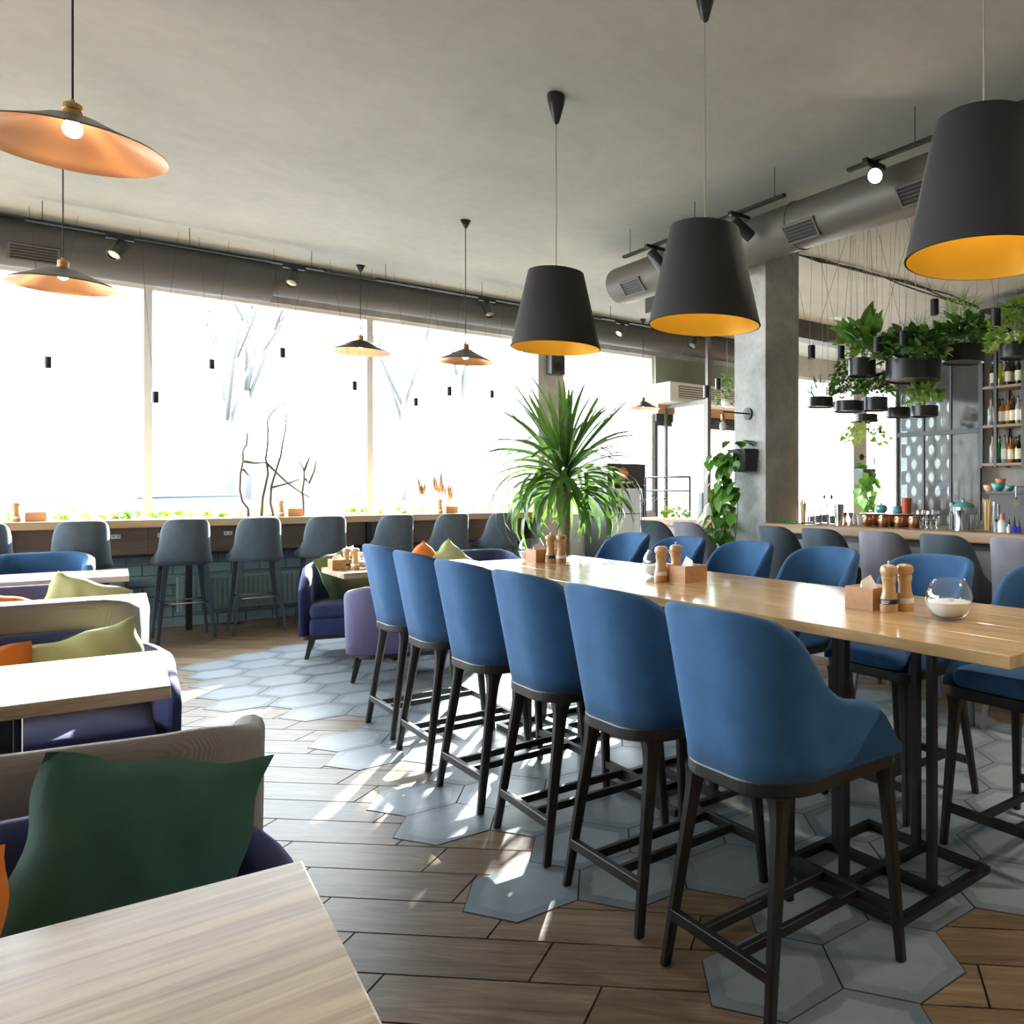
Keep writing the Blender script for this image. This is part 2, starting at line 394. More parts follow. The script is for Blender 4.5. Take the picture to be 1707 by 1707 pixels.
# ---------------------------------------------------------------- mesh helpers
class MB:
    def __init__(s): s.v = []; s.f = []
    def add(s, vs, fs, M=None):
        o = len(s.v)
        s.v += [tuple(M @ Vector(p)) if M else tuple(p) for p in vs]
        s.f += [tuple(i + o for i in f) for f in fs]
        return s
    def box(s, x0, x1, y0, y1, z0, z1, M=None):
        vs = [(x, y, z) for z in (z0, z1) for y in (y0, y1) for x in (x0, x1)]
        return s.add(vs, [(0, 2, 3, 1), (4, 5, 7, 6), (0, 1, 5, 4), (2, 6, 7, 3), (0, 4, 6, 2), (1, 3, 7, 5)], M)
    def bar(s, p, q, w, h=None, w2=None, h2=None):   # square bar from p to q, may taper
        p, q = Vector(p), Vector(q); h = h or w; w2 = w2 or w; h2 = h2 or h
        d = (q - p).normalized()
        a = d.cross(Vector((0, 0, 1)))
        if a.length < 1e-4 or abs(d.z) > 0.9: a = Vector((0, 1, 0)) - d * d.y
        a.normalize(); b = d.cross(a)
        vs = []
        for c, ww, hh in ((p, w, h), (q, w2, h2)):
            for i, j in ((-1, -1), (1, -1), (1, 1), (-1, 1)): vs.append(c + a * i * ww / 2 + b * j * hh / 2)
        return s.add(vs, [(3, 2, 1, 0), (4, 5, 6, 7), (0, 1, 5, 4), (1, 2, 6, 5), (2, 3, 7, 6), (3, 0, 4, 7)])
    def tube(s, pts, r, n=8, caps=True, r2=None):
        pts = [Vector(p) for p in pts]; m = len(pts)
        rs = r if isinstance(r, (list, tuple)) else [r + ((r2 if r2 is not None else r) - r) * i / (m - 1) for i in range(m)]
        ref = None; o = len(s.v)
        for i, p in enumerate(pts):
            d = (pts[min(i + 1, m - 1)] - pts[max(i - 1, 0)]).normalized()
            if ref is None: ref = d.orthogonal().normalized()
            a = (ref - d * ref.dot(d)).normalized(); ref = a; b = d.cross(a)
            for k in range(n):
                t = 2 * pi * k / n; s.v.append(tuple(p + (a * cos(t) + b * sin(t)) * rs[i]))
        for i in range(m - 1):
            for k in range(n):
                a0 = o + i * n + k; a1 = o + i * n + (k + 1) % n
                s.f.append((a0, a1, a1 + n, a0 + n))
        if caps:
            s.f.append(tuple(o + k for k in reversed(range(n)))); s.f.append(tuple(o + (m - 1) * n + k for k in range(n)))
        return s
    def lathe(s, prof, n=24, M=None, cap0=False, cap1=False):
        vs = []; fs = []
        for r, z in prof:
            for k in range(n):
                t = 2 * pi * k / n; vs.append((r * cos(t), r * sin(t), z))
        for i in range(len(prof) - 1):
            for k in range(n):
                a0 = i * n + k; a1 = i * n + (k + 1) % n
                fs.append((a0, a1, a1 + n, a0 + n))
        if cap0: fs.append(tuple(reversed(range(n))))
        if cap1: fs.append(tuple((len(prof) - 1) * n + k for k in range(n)))
        return s.add(vs, fs, M)
    def prism(s, poly, z0, z1, M=None):
        n = len(poly)
        vs = [(x, y, z0) for x, y in poly] + [(x, y, z1) for x, y in poly]
        fs = [tuple(reversed(range(n))), tuple(range(n, 2 * n))] + [(i, (i + 1) % n, (i + 1) % n + n, i + n) for i in range(n)]
        return s.add(vs, fs, M)
    def rings(s, rings, cap0=True, cap1=True, M=None):
        n = len(rings[0]); vs = [p for r in rings for p in r]; fs = []
        for i in range(len(rings) - 1):
            for k in range(n):
                a0 = i * n + k; a1 = i * n + (k + 1) % n
                fs.append((a0, a1, a1 + n, a0 + n))
        if cap0: fs.append(tuple(reversed(range(n))))
        if cap1: fs.append(tuple((len(rings) - 1) * n + k for k in range(n)))
        return s.add(vs, fs, M)
    def mesh(s, name, mat, smooth=False):
        me = bpy.data.meshes.new(name); me.from_pydata(s.v, [], s.f)
        me.materials.append(MATS[mat] if isinstance(mat, str) else mat)
        if smooth:
            for p in me.polygons: p.use_smooth = True
        me.update()
        return me
    def build(s, name, mat, parent=None, smooth=False, bevel=0.0, seg=2, loc=None, rz=0.0, auto=None, subd=0):
        return link(name, s.mesh(name, mat, smooth), parent, loc, rz, bevel, seg, auto, subd)
def link(name, me, parent=None, loc=None, rz=0.0, bevel=0.0, seg=2, auto=None, subd=0):
    o = bpy.data.objects.new(name, me); COL.objects.link(o)
    if parent: o.parent = parent
    if loc is not None: o.location = loc
    if rz: o.rotation_euler = (0, 0, rz)
    if bevel:
        b = o.modifiers.new('bevel', 'BEVEL'); b.width = bevel; b.segments = seg; b.limit_method = 'ANGLE'; b.angle_limit = R(40)
    if subd:
        q = o.modifiers.new('subd', 'SUBSURF'); q.levels = subd; q.render_levels = subd
    if auto is not None:
        for p in me.polygons: p.use_smooth = True
        me.set_sharp_from_angle(angle=R(auto))
    return o
def tag(o, label, cat, group=None):
    o['label'] = label; o['category'] = cat
    if group: o['group'] = group
    return o
def struct(o, label=None, cat=None):
    o['kind'] = 'structure'
    if label: o['label'] = label
    if cat: o['category'] = cat
    return o
def thing(name, label, cat, loc=(0, 0, 0), rz=0.0, group=None):
    e = bpy.data.objects.new(name, None); COL.objects.link(e)
    e.location = loc; e.rotation_euler = (0, 0, rz); e.empty_display_size = 0.1
    return tag(e, label, cat, group)
def dup(root, loc, rz=None, label=None, group=None):
    r = root.copy(); COL.objects.link(r); r.location = loc
    if rz is not None: r.rotation_euler = (0, 0, rz)
    if label: r['label'] = label
    if group: r['group'] = group
    for ch in root.children:
        c = ch.copy(); COL.objects.link(c); c.parent = r
        for g in ch.children:
            d = g.copy(); COL.objects.link(d); d.parent = c
    return r
ORD = ['first', 'second', 'third', 'fourth', 'fifth', 'sixth', 'seventh', 'eighth', 'ninth', 'tenth']
def rrect(x0, x1, y0, y1, rs, n=6):     # rounded rectangle; radii for (x1,y1),(x0,y1),(x0,y0),(x1,y0)
    out = []
    for (cx, cy, sx, sy, a0), r in zip(((x1, y1, -1, -1, 0), (x0, y1, 1, -1, 90), (x0, y0, 1, 1, 180), (x1, y0, -1, 1, 270)), rs):
        ox, oy = cx + sx * r, cy + sy * r
        for k in range(n + 1):
            t = R(a0 + 90 * k / n); out.append((ox + r * cos(t), oy + r * sin(t)))
    return out
def inset(poly, d):
    cx = sum(p[0] for p in poly) / len(poly); cy = sum(p[1] for p in poly) / len(poly)
    hx = max(abs(p[0] - cx) for p in poly); hy = max(abs(p[1] - cy) for p in poly)
    return [(cx + (x - cx) * (1 - d / hx), cy + (y - cy) * (1 - d / hy)) for x, y in poly]
def cushion_rings(poly, z0, z1, r=0.03, dome=0.015):
    rs = []
    for d, z in ((r, z0), (r * .3, z0 + r * .3), (0, z0 + r), (0, z1 - r), (r * .3, z1 - r * .3), (r, z1), (r * 3, z1 + dome * .5), (r * 5, z1 + dome)):
        rs.append([(x, y, z) for x, y in inset(poly, d)])
    return rs
def interp(keys, d):            # monotone cubic through the keys
    if d <= keys[0][0]: return keys[0][1]
    if d >= keys[-1][0]: return keys[-1][1]
    n = len(keys); h = [keys[i + 1][0] - keys[i][0] for i in range(n - 1)]; s = [(keys[i + 1][1] - keys[i][1]) / h[i] for i in range(n - 1)]
    m = [0.0] + [0.0 if s[i - 1] * s[i] <= 0 else 2 * s[i - 1] * s[i] / (s[i - 1] + s[i]) for i in range(1, n - 1)] + [s[-1]]
    for i in range(n - 1):
        if d <= keys[i + 1][0]:
            t = (d - keys[i][0]) / h[i]
            return ((1 + 2 * t) * (1 - t) ** 2 * keys[i][1] + t * (1 - t) ** 2 * h[i] * m[i] + t * t * (3 - 2 * t) * keys[i + 1][1] + t * t * (t - 1) * h[i] * m[i + 1])
def ushell(W, D, rc, zb, keys, thk, lean_b, lean_s, flare=0.0, n=56, m=7, zref=None):
    """upholstered tub: a wall that runs from the left arm tip round the back to the right arm tip (front is +x)"""
    s0 = W / 2 - rc; arc = rc * pi / 2; side = D - rc
    L = s0 + arc + side
    zmax = max(k[1] for k in keys); zr = (zref or zmax) - zb
    def plan(d):
        sg = 1 if d >= 0 else -1; d = abs(d)
        if d <= s0: p, nn = (-D / 2, d), (-1, 0)
        elif d <= s0 + arc:
            t = (d - s0) / rc; p = (-D / 2 + rc - rc * cos(t), W / 2 - rc + rc * sin(t)); nn = (-cos(t), sin(t))
        else:
            q = d - s0 - arc; p = (-D / 2 + rc + q, W / 2 + flare * q / side); nn = (0, 1)
        return Vector((p[0], p[1] * sg, 0)), Vector((nn[0], nn[1] * sg, 0))
    mb = MB(); secs = []
    for i in range(n + 1):
        d = -L + 2 * L * i / n
        p, nn = plan(d); h = interp(keys, abs(d))
        tk = thk * min(1.0, 0.35 + 0.65 * min(1, (L - abs(d)) / (thk * 1.6 + 1e-6))); r = tk / 2
        back = max(0.0, -nn.x)
        def at(z, inn):
            k = (z - zb) / zr
            off = (lean_b * back + lean_s * (1 - back)) * k
            q = p + nn * (off - inn); return (q.x, q.y, z)
        sec = [at(zb + (h - r - zb) * j / m, 0) for j in range(m + 1)]
        for j in range(1, 5):
            t = pi * j / 5; sec.append(at(h - r + r * sin(t), r - r * cos(t)))
        sec += [at(zb + (h - r - zb) * (m - j) / m, tk) for j in range(m + 1)]
        secs.append(sec)
    k = len(secs[0]); vs = [q for s_ in secs for q in s_]; fs = []
    for i in range(n):
        for j in range(k):
            a = i * k + j; b = i * k + (j + 1) % k
            fs.append((a, a + k, b + k, b))
    fs.append(tuple(range(k))); fs.append(tuple(n * k + j for j in reversed(range(k))))
    mb.add(vs, fs)
    return mb
# ---------------------------------------------------------------- the room
CEIL = 3.84
WX0, WX1, WY0, WY1 = -6.0, 15.0, -4.0, 10.05
floor = struct(MB().box(WX0 - .2, WX1 + .2, WY0 - .2, WY1 + .3, -0.25, -0.008).build('floor', 'grout'))
ceiling = struct(MB().box(WX0 - .2, WX1 + .2, WY0 - .2, WY1 + .3, CEIL, CEIL + .25).build('ceiling', 'ceiling_plaster'))
# wood-look plank tiles, laid on the slant
axp = Vector((cos(PLA), sin(PLA))); ayp = Vector((-sin(PLA), cos(PLA)))
g = 0.0034
pm = MB().box(g, PLL - g, g, PLW - g, -0.008, 0.0).mesh('plank', 'plank_tile')
def campos(p):
    d = p.x * SF + p.y * CF; x = p.x * CF - p.y * SF
    return x, d
cand = []
for r in range(-70, 90):
    for k in range(-40, 40):
        a = PA0 - r * PLL / 3 + k * PLL; b = PB0 + r * PLW
        c = axp * (a + PLL / 2) + ayp * (b + PLW / 2)
        if not (WX0 < c.x < WX1 and WY0 < c.y < WY1): continue
        x, d = campos(c)
        ok = False
        if d > 0.6:
            u = CX + FPX * x / d; v = CY + FPX * EYE / d
            ok = -120 < u < 1830 and v < 1830
        cand.append((not ok, x * x + d * d, axp * a + ayp * b))
cand.sort(key=lambda t: (t[0], t[1]))
rest = MB()
for i, (_, _, p) in enumerate(cand):
    if i < 300:
        link('plank', pm, floor, (p.x, p.y, 0), PLA, 0.0)
    else:
        rest.box(g, PLL - g, g, PLW - g, -0.008, 0.0, Matrix.Translation((p.x, p.y, 0)) @ Matrix.Rotation(PLA, 4, 'Z'))
ro = rest.build('plank_field', 'plank_tile', floor); ro['kind'] = 'stuff'
# hexagonal cement tiles let into the planks
WOOD = {(1, -1), (1, 0), (-2, 1), (-2, 0), (-3, 1), (-5, 3), (-8, 6), (-11, 9), (2, -1), (2, 0), (3, 0), (0, -2), (1, -2)}
def ishex(i, j):
    if (i, j) in WOOD: return False
    if (i, j) == (0, -1): return True
    lo = -3 if i <= -14 else (-2 if i <= -4 else -1)
    return lo <= i + j <= 7 and -18 <= i <= 4 and (i < 2 or j >= 1)
def hexpoly(a): return [(a * cos(k * pi / 3), a * sin(k * pi / 3)) for k in range(6)]
hm = MB().prism(hexpoly(HEX_A - 0.0032), -0.008, 0.0025).mesh('hexagon_tile', 'hex_tile')
gr = MB()
for i in range(-20, 6):
    for j in range(-8, 26):
        if not ishex(i, j): continue
        lx, ly = 1.5 * HEX_A * i, sqrt(3) * HEX_A * (j + .5 * i)
        p = HEX_O + Vector((cos(HEX_TH) * lx - sin(HEX_TH) * ly, sin(HEX_TH) * lx + cos(HEX_TH) * ly))
        if not (WX0 < p.x < WX1 and WY0 < p.y < 9.6): continue
        link('hexagon_tile', hm, floor, (p.x, p.y, 0), HEX_TH)
        gr.prism(hexpoly(HEX_A + 0.001), -0.008, 0.0007, Matrix.Translation((p.x, p.y, 0)) @ Matrix.Rotation(HEX_TH, 4, 'Z'))
go = gr.build('tile_grout', 'grout', floor); go['kind'] = 'stuff'

# window wall
SILL, HEAD = 1.06, 3.46
WM = [-5.9, -3.27, -1.17, 0.93, 3.02, 4.92, 7.10, 8.97, 10.9, 12.9, 14.9]
def wallbox(name, mat, *b): return struct(MB().box(*b).build(name, mat))
ww = wallbox('wall_window', 'column_concrete', WX0 - .2, 7.10, WY1, WY1 + .25, -.01, SILL)
MB().box(WX0 - .2, WX1 + .2, WY1, WY1 + .25, HEAD, CEIL).build('lintel', 'column_concrete', ww)
MB().box(9.0, WX1 + .2, WY1, WY1 + .25, -.01, 0.25).build('low_wall', 'column_concrete', ww)
# teal painted bricks under the window counter
bw, bh = 0.25, 0.108
bm_ = MB().box(.004, bw - .004, -.022, 0, .004, bh - .004).mesh('brick', 'teal_brick')
MB().box(-2.0, 4.9, WY1 - .010, WY1 + .001, 0, .80).build('mortar_bed', 'teal_mortar', ww)
for r in range(7):
    for k in range(28):
        x = -2.0 + k * bw + (bw / 2 if r % 2 else 0)
        if x + bw < 4.9: link('brick', bm_, ww, (x, WY1 - .005, r * bh), bevel=.004, seg=1)
# window bays: frame + panes
def window(n, x0, x1, z0, z1, joints=(), dark=False):
    f = MB(); w = .035
    f.box(x0, x0 + w, WY1 + .06, WY1 + .16, z0, z1).box(x1 - w, x1, WY1 + .06, WY1 + .16, z0, z1)
    f.box(x0 + w, x1 - w, WY1 + .06, WY1 + .16, z0, z0 + w).box(x0 + w, x1 - w, WY1 + .06, WY1 + .16, z1 - w, z1)
    o = struct(f.build('window_%d' % n, 'white_paint'))
    cuts = [x0 + w] + [j for j in joints if x0 < j < x1] + [x1 - w]
    for a, b in zip(cuts, cuts[1:]):
        MB().box(a + .003, b - .003, WY1 + .105, WY1 + .115, z0 + w, z1 - w).build('pane', 'pane', o)
    return o
k = 1
for x0, x1, z0, js in ((-5.9, -3.27, SILL, ()), (-3.27, -1.17, SILL, ()), (-1.17, .93, SILL, (.24,)), (.93, 3.02, SILL, (2.96,)), (3.02, 4.92, SILL, ()),
                   (5.29, 7.10, SILL, (6.2,)), (9.0, 11.24, .25, (10.1,)), (11.62, 13.3, .25, ()), (13.3, 15.0, .25, ())):
    window(k, x0, x1, z0, HEAD, js); k += 1
# other walls
wl = wallbox('wall_left', 'light_plaster', WX0 - .2, WX0, WY0, WY1, 0, .75)
MB().box(WX0 - .2, WX0, WY0, WY1, 3.45, CEIL).build('lintel', 'light_plaster', wl)
MB().box(WX0 - .2, WX0, WY0, 4.4, .75, 3.45).build('solid_part', 'light_plaster', wl)
for y in (4.4, 7.2, 9.85): MB().box(WX0 - .2, WX0, y, y + .2, .75, 3.45).build('pier', 'wall_concrete', wl)
for i, y in enumerate((4.6, 7.4)):
    y1 = y + (2.6 if i < 1 else 2.45); w = .04; xa, xb = WX0 - .14, WX0 - .06
    o = struct(MB().box(xa, xb, y, y + w, .75, 3.45).box(xa, xb, y1 - w, y1, .75, 3.45).box(xa, xb, y + w, y1 - w, .75, .75 + w).box(xa, xb, y + w, y1 - w, 3.45 - w, 3.45).build('window_%d' % (10 + i), 'white_paint'))
    MB().box(WX0 - .105, WX0 - .095, y + w, y1 - w, .75 + w, 3.45 - w).build('pane', 'pane', o)
wallbox('wall_back', 'light_plaster', WX0 - .2, WX1 + .2, WY0 - .2, WY0, 0, CEIL)
BX = 9.05
wb = wallbox('wall_bar', 'wall_concrete', BX, BX + .2, WY0, 5.60, 0, CEIL)
wallbox('wall_right', 'brick_warm', WX1, WX1 + .2, WY0, WY1, 0, CEIL)
# teal tiles on the bar wall
tb = MB().box(-.012, 0, .003, .247, .003, .095).mesh('tile', 'teal_brick')
for r in range(30):
    for q in range(14):
        y = 3.4 - q * .25 + (.125 if r % 2 else 0); z = .9 + r * .098
        if y + .25 < 5.0: link('tile', tb, wb, (BX - .001, y, z))
# columns
def column(name, x0, x1, y0, y1):
    return struct(MB().box(x0, x1, y0, y1, 0, CEIL).build(name, 'column_concrete', bevel=.008))
column('wall_column', 4.75, 5.17, 5.07, 5.49)
column('wall_pilaster', 4.92, 5.29, 9.60, WY1)
column('wall_pilaster', 11.24, 11.62, 9.60, WY1)
struct(MB().box(5.6, WX1, 7.9, 8.15, 3.58, CEIL).build('trim_1', 'duct_dark'))
# ---------------------------------------------------------------- long table
TT = 0.95
tx0, tx1, ty0, ty1 = 1.948, 2.775, 1.11, 4.90
t = thing('long_table', 'long oak counter-height table with black steel pedestals between two rows of blue stools', 'table', ((tx0 + tx1) / 2, (ty0 + ty1) / 2, 0))
hx, hy = (tx1 - tx0) / 2, (ty1 - ty0) / 2
tw = 2 * hx / 4
for i in range(4):
    MB().box(-hx + i * tw, -hx + (i + 1) * tw - .0006, -hy, hy, TT - .038, TT).build('board', 'oak_top', t, bevel=.003)
for yc in (1.83, 3.02, 4.20):
    y = yc - (ty0 + ty1) / 2; x = 2.30 - (tx0 + tx1) / 2
    b = MB(); w = .030; a, c = .27, .285
    b.box(x - a, x + a, y - c, y - c + w, .002, w).box(x - a, x + a, y + c - w, y + c, .002, w)
    b.box(x - a, x - a + w, y - c + w, y + c - w, .002, w).box(x + a - w, x + a, y - c + w, y + c - w, .002, w)
    b.box(x - a + w, x + a - w, y - .02, y + .016, .002, w).box(x - .02, x + .016, y - c + w, y - .02, .002, w).box(x - .02, x + .016, y + .016, y + c - w, .002, w)
    base = b.build('base_frame', 'black_metal', t)
    for lx, ly in ((x - .21, y), (x + .21, y), (x, y - .22), (x, y + .22)):
        MB().box(lx - .0145, lx + .0145, ly - .0145, ly + .0145, w, TT - .043).build('leg', 'black_metal', base)
    MB().box(x - .25, x + .25, y - .25, y + .25, TT - .044, TT - .0385).build('mounting_plate', 'black_metal', base)

# ---------------------------------------------------------------- blue counter stools
def make_stool():
    s = thing('counter_stool', '', 'stool')
    keys = [(0, 1.088), (.10, 1.086), (.18, 1.070), (.24, 1.030), (.31, .935), (.37, .860), (.43, .824), (.50, .808), (.575, .775), (.66, .655)]
    sh = ushell(.475, .50, .165, .628, keys, .042, .085, .022, flare=.012)
    sh.build('backrest', 'blue_velvet', s, smooth=True)
    poly = rrect(-.215, .275, -.212, .212, (.06, .15, .15, .06))
    MB().rings(cushion_rings(poly, .632, .705, .028, .018)).build('seat', 'blue_velvet', s, smooth=True)
    rail = rrect(-.252, .262, -.238, .238, (.05, .165, .165, .05), 12)
    MB().prism(rail, .588, .631).build('seat_frame', 'dark_wood', s, bevel=.006)
    tops = [(-.178, .178), (-.178, -.178), (.226, .203), (.226, -.203)]
    feet = [(-.262, .225), (-.262, -.225), (.262, .237), (.262, -.237)]
    for (x, y), (fx, fy) in zip(tops, feet):
        rg = []
        for z, w in ((.003, .029), (.30, .036), (.48, .042), (.53, .046), (.565, .056), (.592, .070)):
            k = 1 - z / .592; px_, py_ = x + (fx - x) * k, y + (fy - y) * k; b_ = w * .22; h_ = w / 2
            rg.append([(px_ + a, py_ + c_, z) for a, c_ in ((h_, -h_ + b_), (h_, h_ - b_), (h_ - b_, h_), (-h_ + b_, h_), (-h_, h_ - b_), (-h_, -h_ + b_), (-h_ + b_, -h_), (h_ - b_, -h_))])
        m = MB(); m.rings(rg); m.build('leg', 'dark_wood', s, auto=35)
    z = .150
    MB().bar((-.245, .212, z), (-.245, -.212, z), .022, .034).build('stretcher', 'dark_wood', s, bevel=.002, seg=1)
    MB().bar((.253, .225, z), (.253, -.225, z), .022, .034).build('stretcher', 'dark_wood', s, bevel=.002, seg=1)
    for yy in (.075, -.075):
        MB().bar((-.236, yy, z), (.244, yy, z), .022, .030).build('stretcher', 'dark_wood', s, bevel=.002, seg=1)
    return s
stool = make_stool()
near = []
for rl, rr in (((1110, 1608), None), ((945.8, 1477.2), (1065.3, 1559.8)), ((832, 1382.6), (911, 1443.3)), ((738.4, 1310.9), (794.2, 1356.7)),
               ((665, 1250.2), (715.8, 1285)), ((618.2, 1205.4), (651, 1233.2))):
    a = at_z(*rl, 0)
    if rr is None: c = a + Vector((.26, -.225, 0))
    else: c = (a + at_z(*rr, 0)) / 2 + Vector((.26, 0, 0))
    near.append(c)
first = True
for i, c in enumerate(reversed(near)):
    lab = ORD[i] + ' blue velvet stool from the palm on the long table side facing the sofas'
    gname = 'blue stools along the sofa side of the long table'
    yaw = random.uniform(-.03, .03)
    if first:
        stool.location = c; stool.rotation_euler = (0, 0, yaw); stool['label'] = lab; stool['group'] = gname; first = False
    else: dup(stool, c, yaw, lab, gname)
for i, (x, y) in enumerate(((2.99, 4.90), (2.98, 4.25), (2.97, 3.60), (2.96, 2.93), (2.95, 2.235), (2.91, 1.56))):
    dup(stool, (x, y, 0), pi + random.uniform(-.03, .03), ORD[i] + ' blue velvet stool from the palm on the long table side facing the bar', 'blue stools along the bar side of the long table')

# ---------------------------------------------------------------- fabric bar stools
def make_barstool(mat):
    s = thing('bar_stool', '', 'stool')
    keys = [(0, 1.135), (.10, 1.133), (.155, 1.112), (.21, 1.055), (.28, .955), (.35, .875), (.45, .815), (.60, .762)]
    sh = ushell(.450, .46, .20, .712, keys, .032, .065, -.095, flare=.005, n=48, m=7)
    sh.build('backrest', mat, s, smooth=True)
    poly = rrect(-.20, .225, -.205, .205, (.07, .17, .17, .07))
    MB().rings(cushion_rings(poly, .700, .775, .025, .012)).build('seat', mat, s, smooth=True)
    for sx, sy in ((-1, 1), (-1, -1), (1, 1), (1, -1)):
        MB().bar((sx * .15, sy * .15, .705), (sx * .205, sy * .215, .003), .042, .042, .024, .024).build('leg', mat, s, bevel=.004, seg=1)
    zc = .35; k = (.705 - zc) / .702
    x = .15 + .055 * k; y = .15 + .065 * k
    for p, q in (((x, y, zc), (x, -y, zc)), ((-x, y, zc), (-x, -y, zc))):
        MB().tube([p, q], .008, 8).build('footrest', 'steel', s, smooth=True)
    return s
bs = make_barstool('slate_fabric')
wx = [4.19, 3.585, 2.965, 2.294, 1.70, 1.11, .373, -.25]
for i, x in enumerate(wx):
    lab = ORD[i] + ' slate grey bar stool from the concrete pilaster, tucked against the window counter'
    gname = 'bar stools at the window counter'
    if i == 0: bs.location = (x, 9.22, 0); bs.rotation_euler = (0, 0, pi / 2); bs['label'] = lab; bs['group'] = gname
    else: dup(bs, (x, 9.22, 0), pi / 2 + random.uniform(-.06, .06), lab, gname)
ls = make_barstool('lilac_fabric')
ls_used = False
for i, (px, kind, lab) in enumerate(((1281, 0, 'slate bar stool at the bar counter beside the concrete column'), (1357, 0, 'slate bar stool at the bar counter below the jar of drinking straws'),
        (1455, 1, 'lilac grey bar stool at the bar counter below the copper cups'), (1563, 0, 'slate bar stool at the bar counter between two lilac grey stools'),
        (1685, 1, 'lilac grey bar stool at the bar counter below the tall jar of straws'), (1080, 0, 'slate bar stool at the counter end beside the glass door fridge'),
        (1137, 1, 'lilac grey bar stool at the counter beside the trailing wall plant'))):
    p = at_X(px, 880, 4.04); pos = (4.30, p.y, 0)
    if kind and not ls_used:
        ls.location = pos; ls.rotation_euler = (0, 0, .05); ls['label'] = lab; ls['group'] = 'bar stools at the bar'; ls_used = True
    else: dup(ls if kind else bs, pos, random.uniform(-.03, .03), lab, 'bar stools at the bar')

# ---------------------------------------------------------------- window counter
c = thing('window_counter', 'oak window counter with dark wooden apron above the teal brick wall', 'counter', (1.0, 9.75, 0))
MB().box(-4.2, 3.92, -.33, .295, 1.047, 1.12).build('worktop', 'oak_counter', c, bevel=.006)
for i in range(4):
    MB().box(-4.1 + i * 2.0, -2.103 + i * 2.0, .06, .09, .775, 1.046).build('apron_board', 'walnut_apron', c)
MB().box(-4.1, 3.9, .05, .10, .745, .774).build('bottom_rail', 'black_metal', c)
for x in (-3.2, -1.17, .22, 1.9, 3.86):
    MB().box(x - .025, x + .025, -.02, .03, .0, 1.046).build('bracket_leg', 'black_metal', c)
for i, px in enumerate((193, 380, 821, 270)):
    p = at_Y(px, 884 if i < 2 else 872, 9.80)
    so = thing('power_socket', 'small pale double power socket on the counter apron, %s from the pilaster' % ORD[(1, 2, 0, 3)[i] if i != 3 else 3], 'socket', (p.x, 9.80, .955), group='sockets under the window counter')
    MB().box(-.036, .036, -.012, 0, -.020, .020).build('plate', 'white_plastic', so, bevel=.003)
    for sx in (-.018, .018): MB().lathe([(.011, -.004), (.011, 0)], 12, Matrix.Translation((sx, -.0125, 0)) @ Matrix.Rotation(pi / 2, 4, 'X'), True, True).build('socket_well', 'cable_grey', so)
def radiator(x, w, lab):
    r = thing('radiator', lab, 'radiator', (x, 9.93, .16), group='radiators under the window counter')
    MB().box(-w / 2, w / 2, -.03, .06, 0, .36).build('panel', 'teal_metal', r, bevel=.006)
    rb = MB(); n = int(w / .045)
    for k in range(n): rb.box(-w / 2 + .03 + k * .045, -w / 2 + .052 + k * .045, -.042, -.03, .03, .33)
    o = rb.build('ribs', 'teal_metal', r); o['kind'] = 'stuff'
    MB().tube([(w / 2 - .03, .01, .0), (w / 2 - .03, .01, -.16)], .010, 8).build('pipe', 'teal_metal', r, smooth=True)
radiator(1.72, 1.15, 'wide teal ribbed radiator behind the middle stools of the window counter')
radiator(.35, .75, 'teal ribbed radiator behind the stools nearest the booth tables')
radiator(3.9, 1.0, 'teal ribbed radiator near the pilaster under the window counter')

# ---------------------------------------------------------------- bar
b = thing('bar_counter', 'long concrete fronted bar with a thick oak top beside the column', 'bar', (5.0, 2.0, 0))
MB().box(-.38, .32, -4.6, 2.98, 1.045, 1.12).build('worktop', 'oak_bar', b, bevel=.008)
for i in range(6): MB().box(-.12, .28, -4.5 + i * 1.24, -3.265 + i * 1.24, 0, 1.044).build('front_panel', 'bar_concrete', b, bevel=.003)
MB().box(-.16, -.12, -4.5, 2.94, .98, 1.044).build('shadow_rail', 'black_metal', b)
b2 = thing('side_counter', 'short concrete counter with oak top between the column and the fridge', 'counter', (5.0, 6.1, 0))
MB().box(-.36, .28, -.58, .72, 1.05, 1.12).build('worktop', 'oak_counter', b2, bevel=.006)
MB().box(-.10, .24, -.56, .70, 0, 1.049).build('front_panel', 'bar_concrete', b2, bevel=.003)

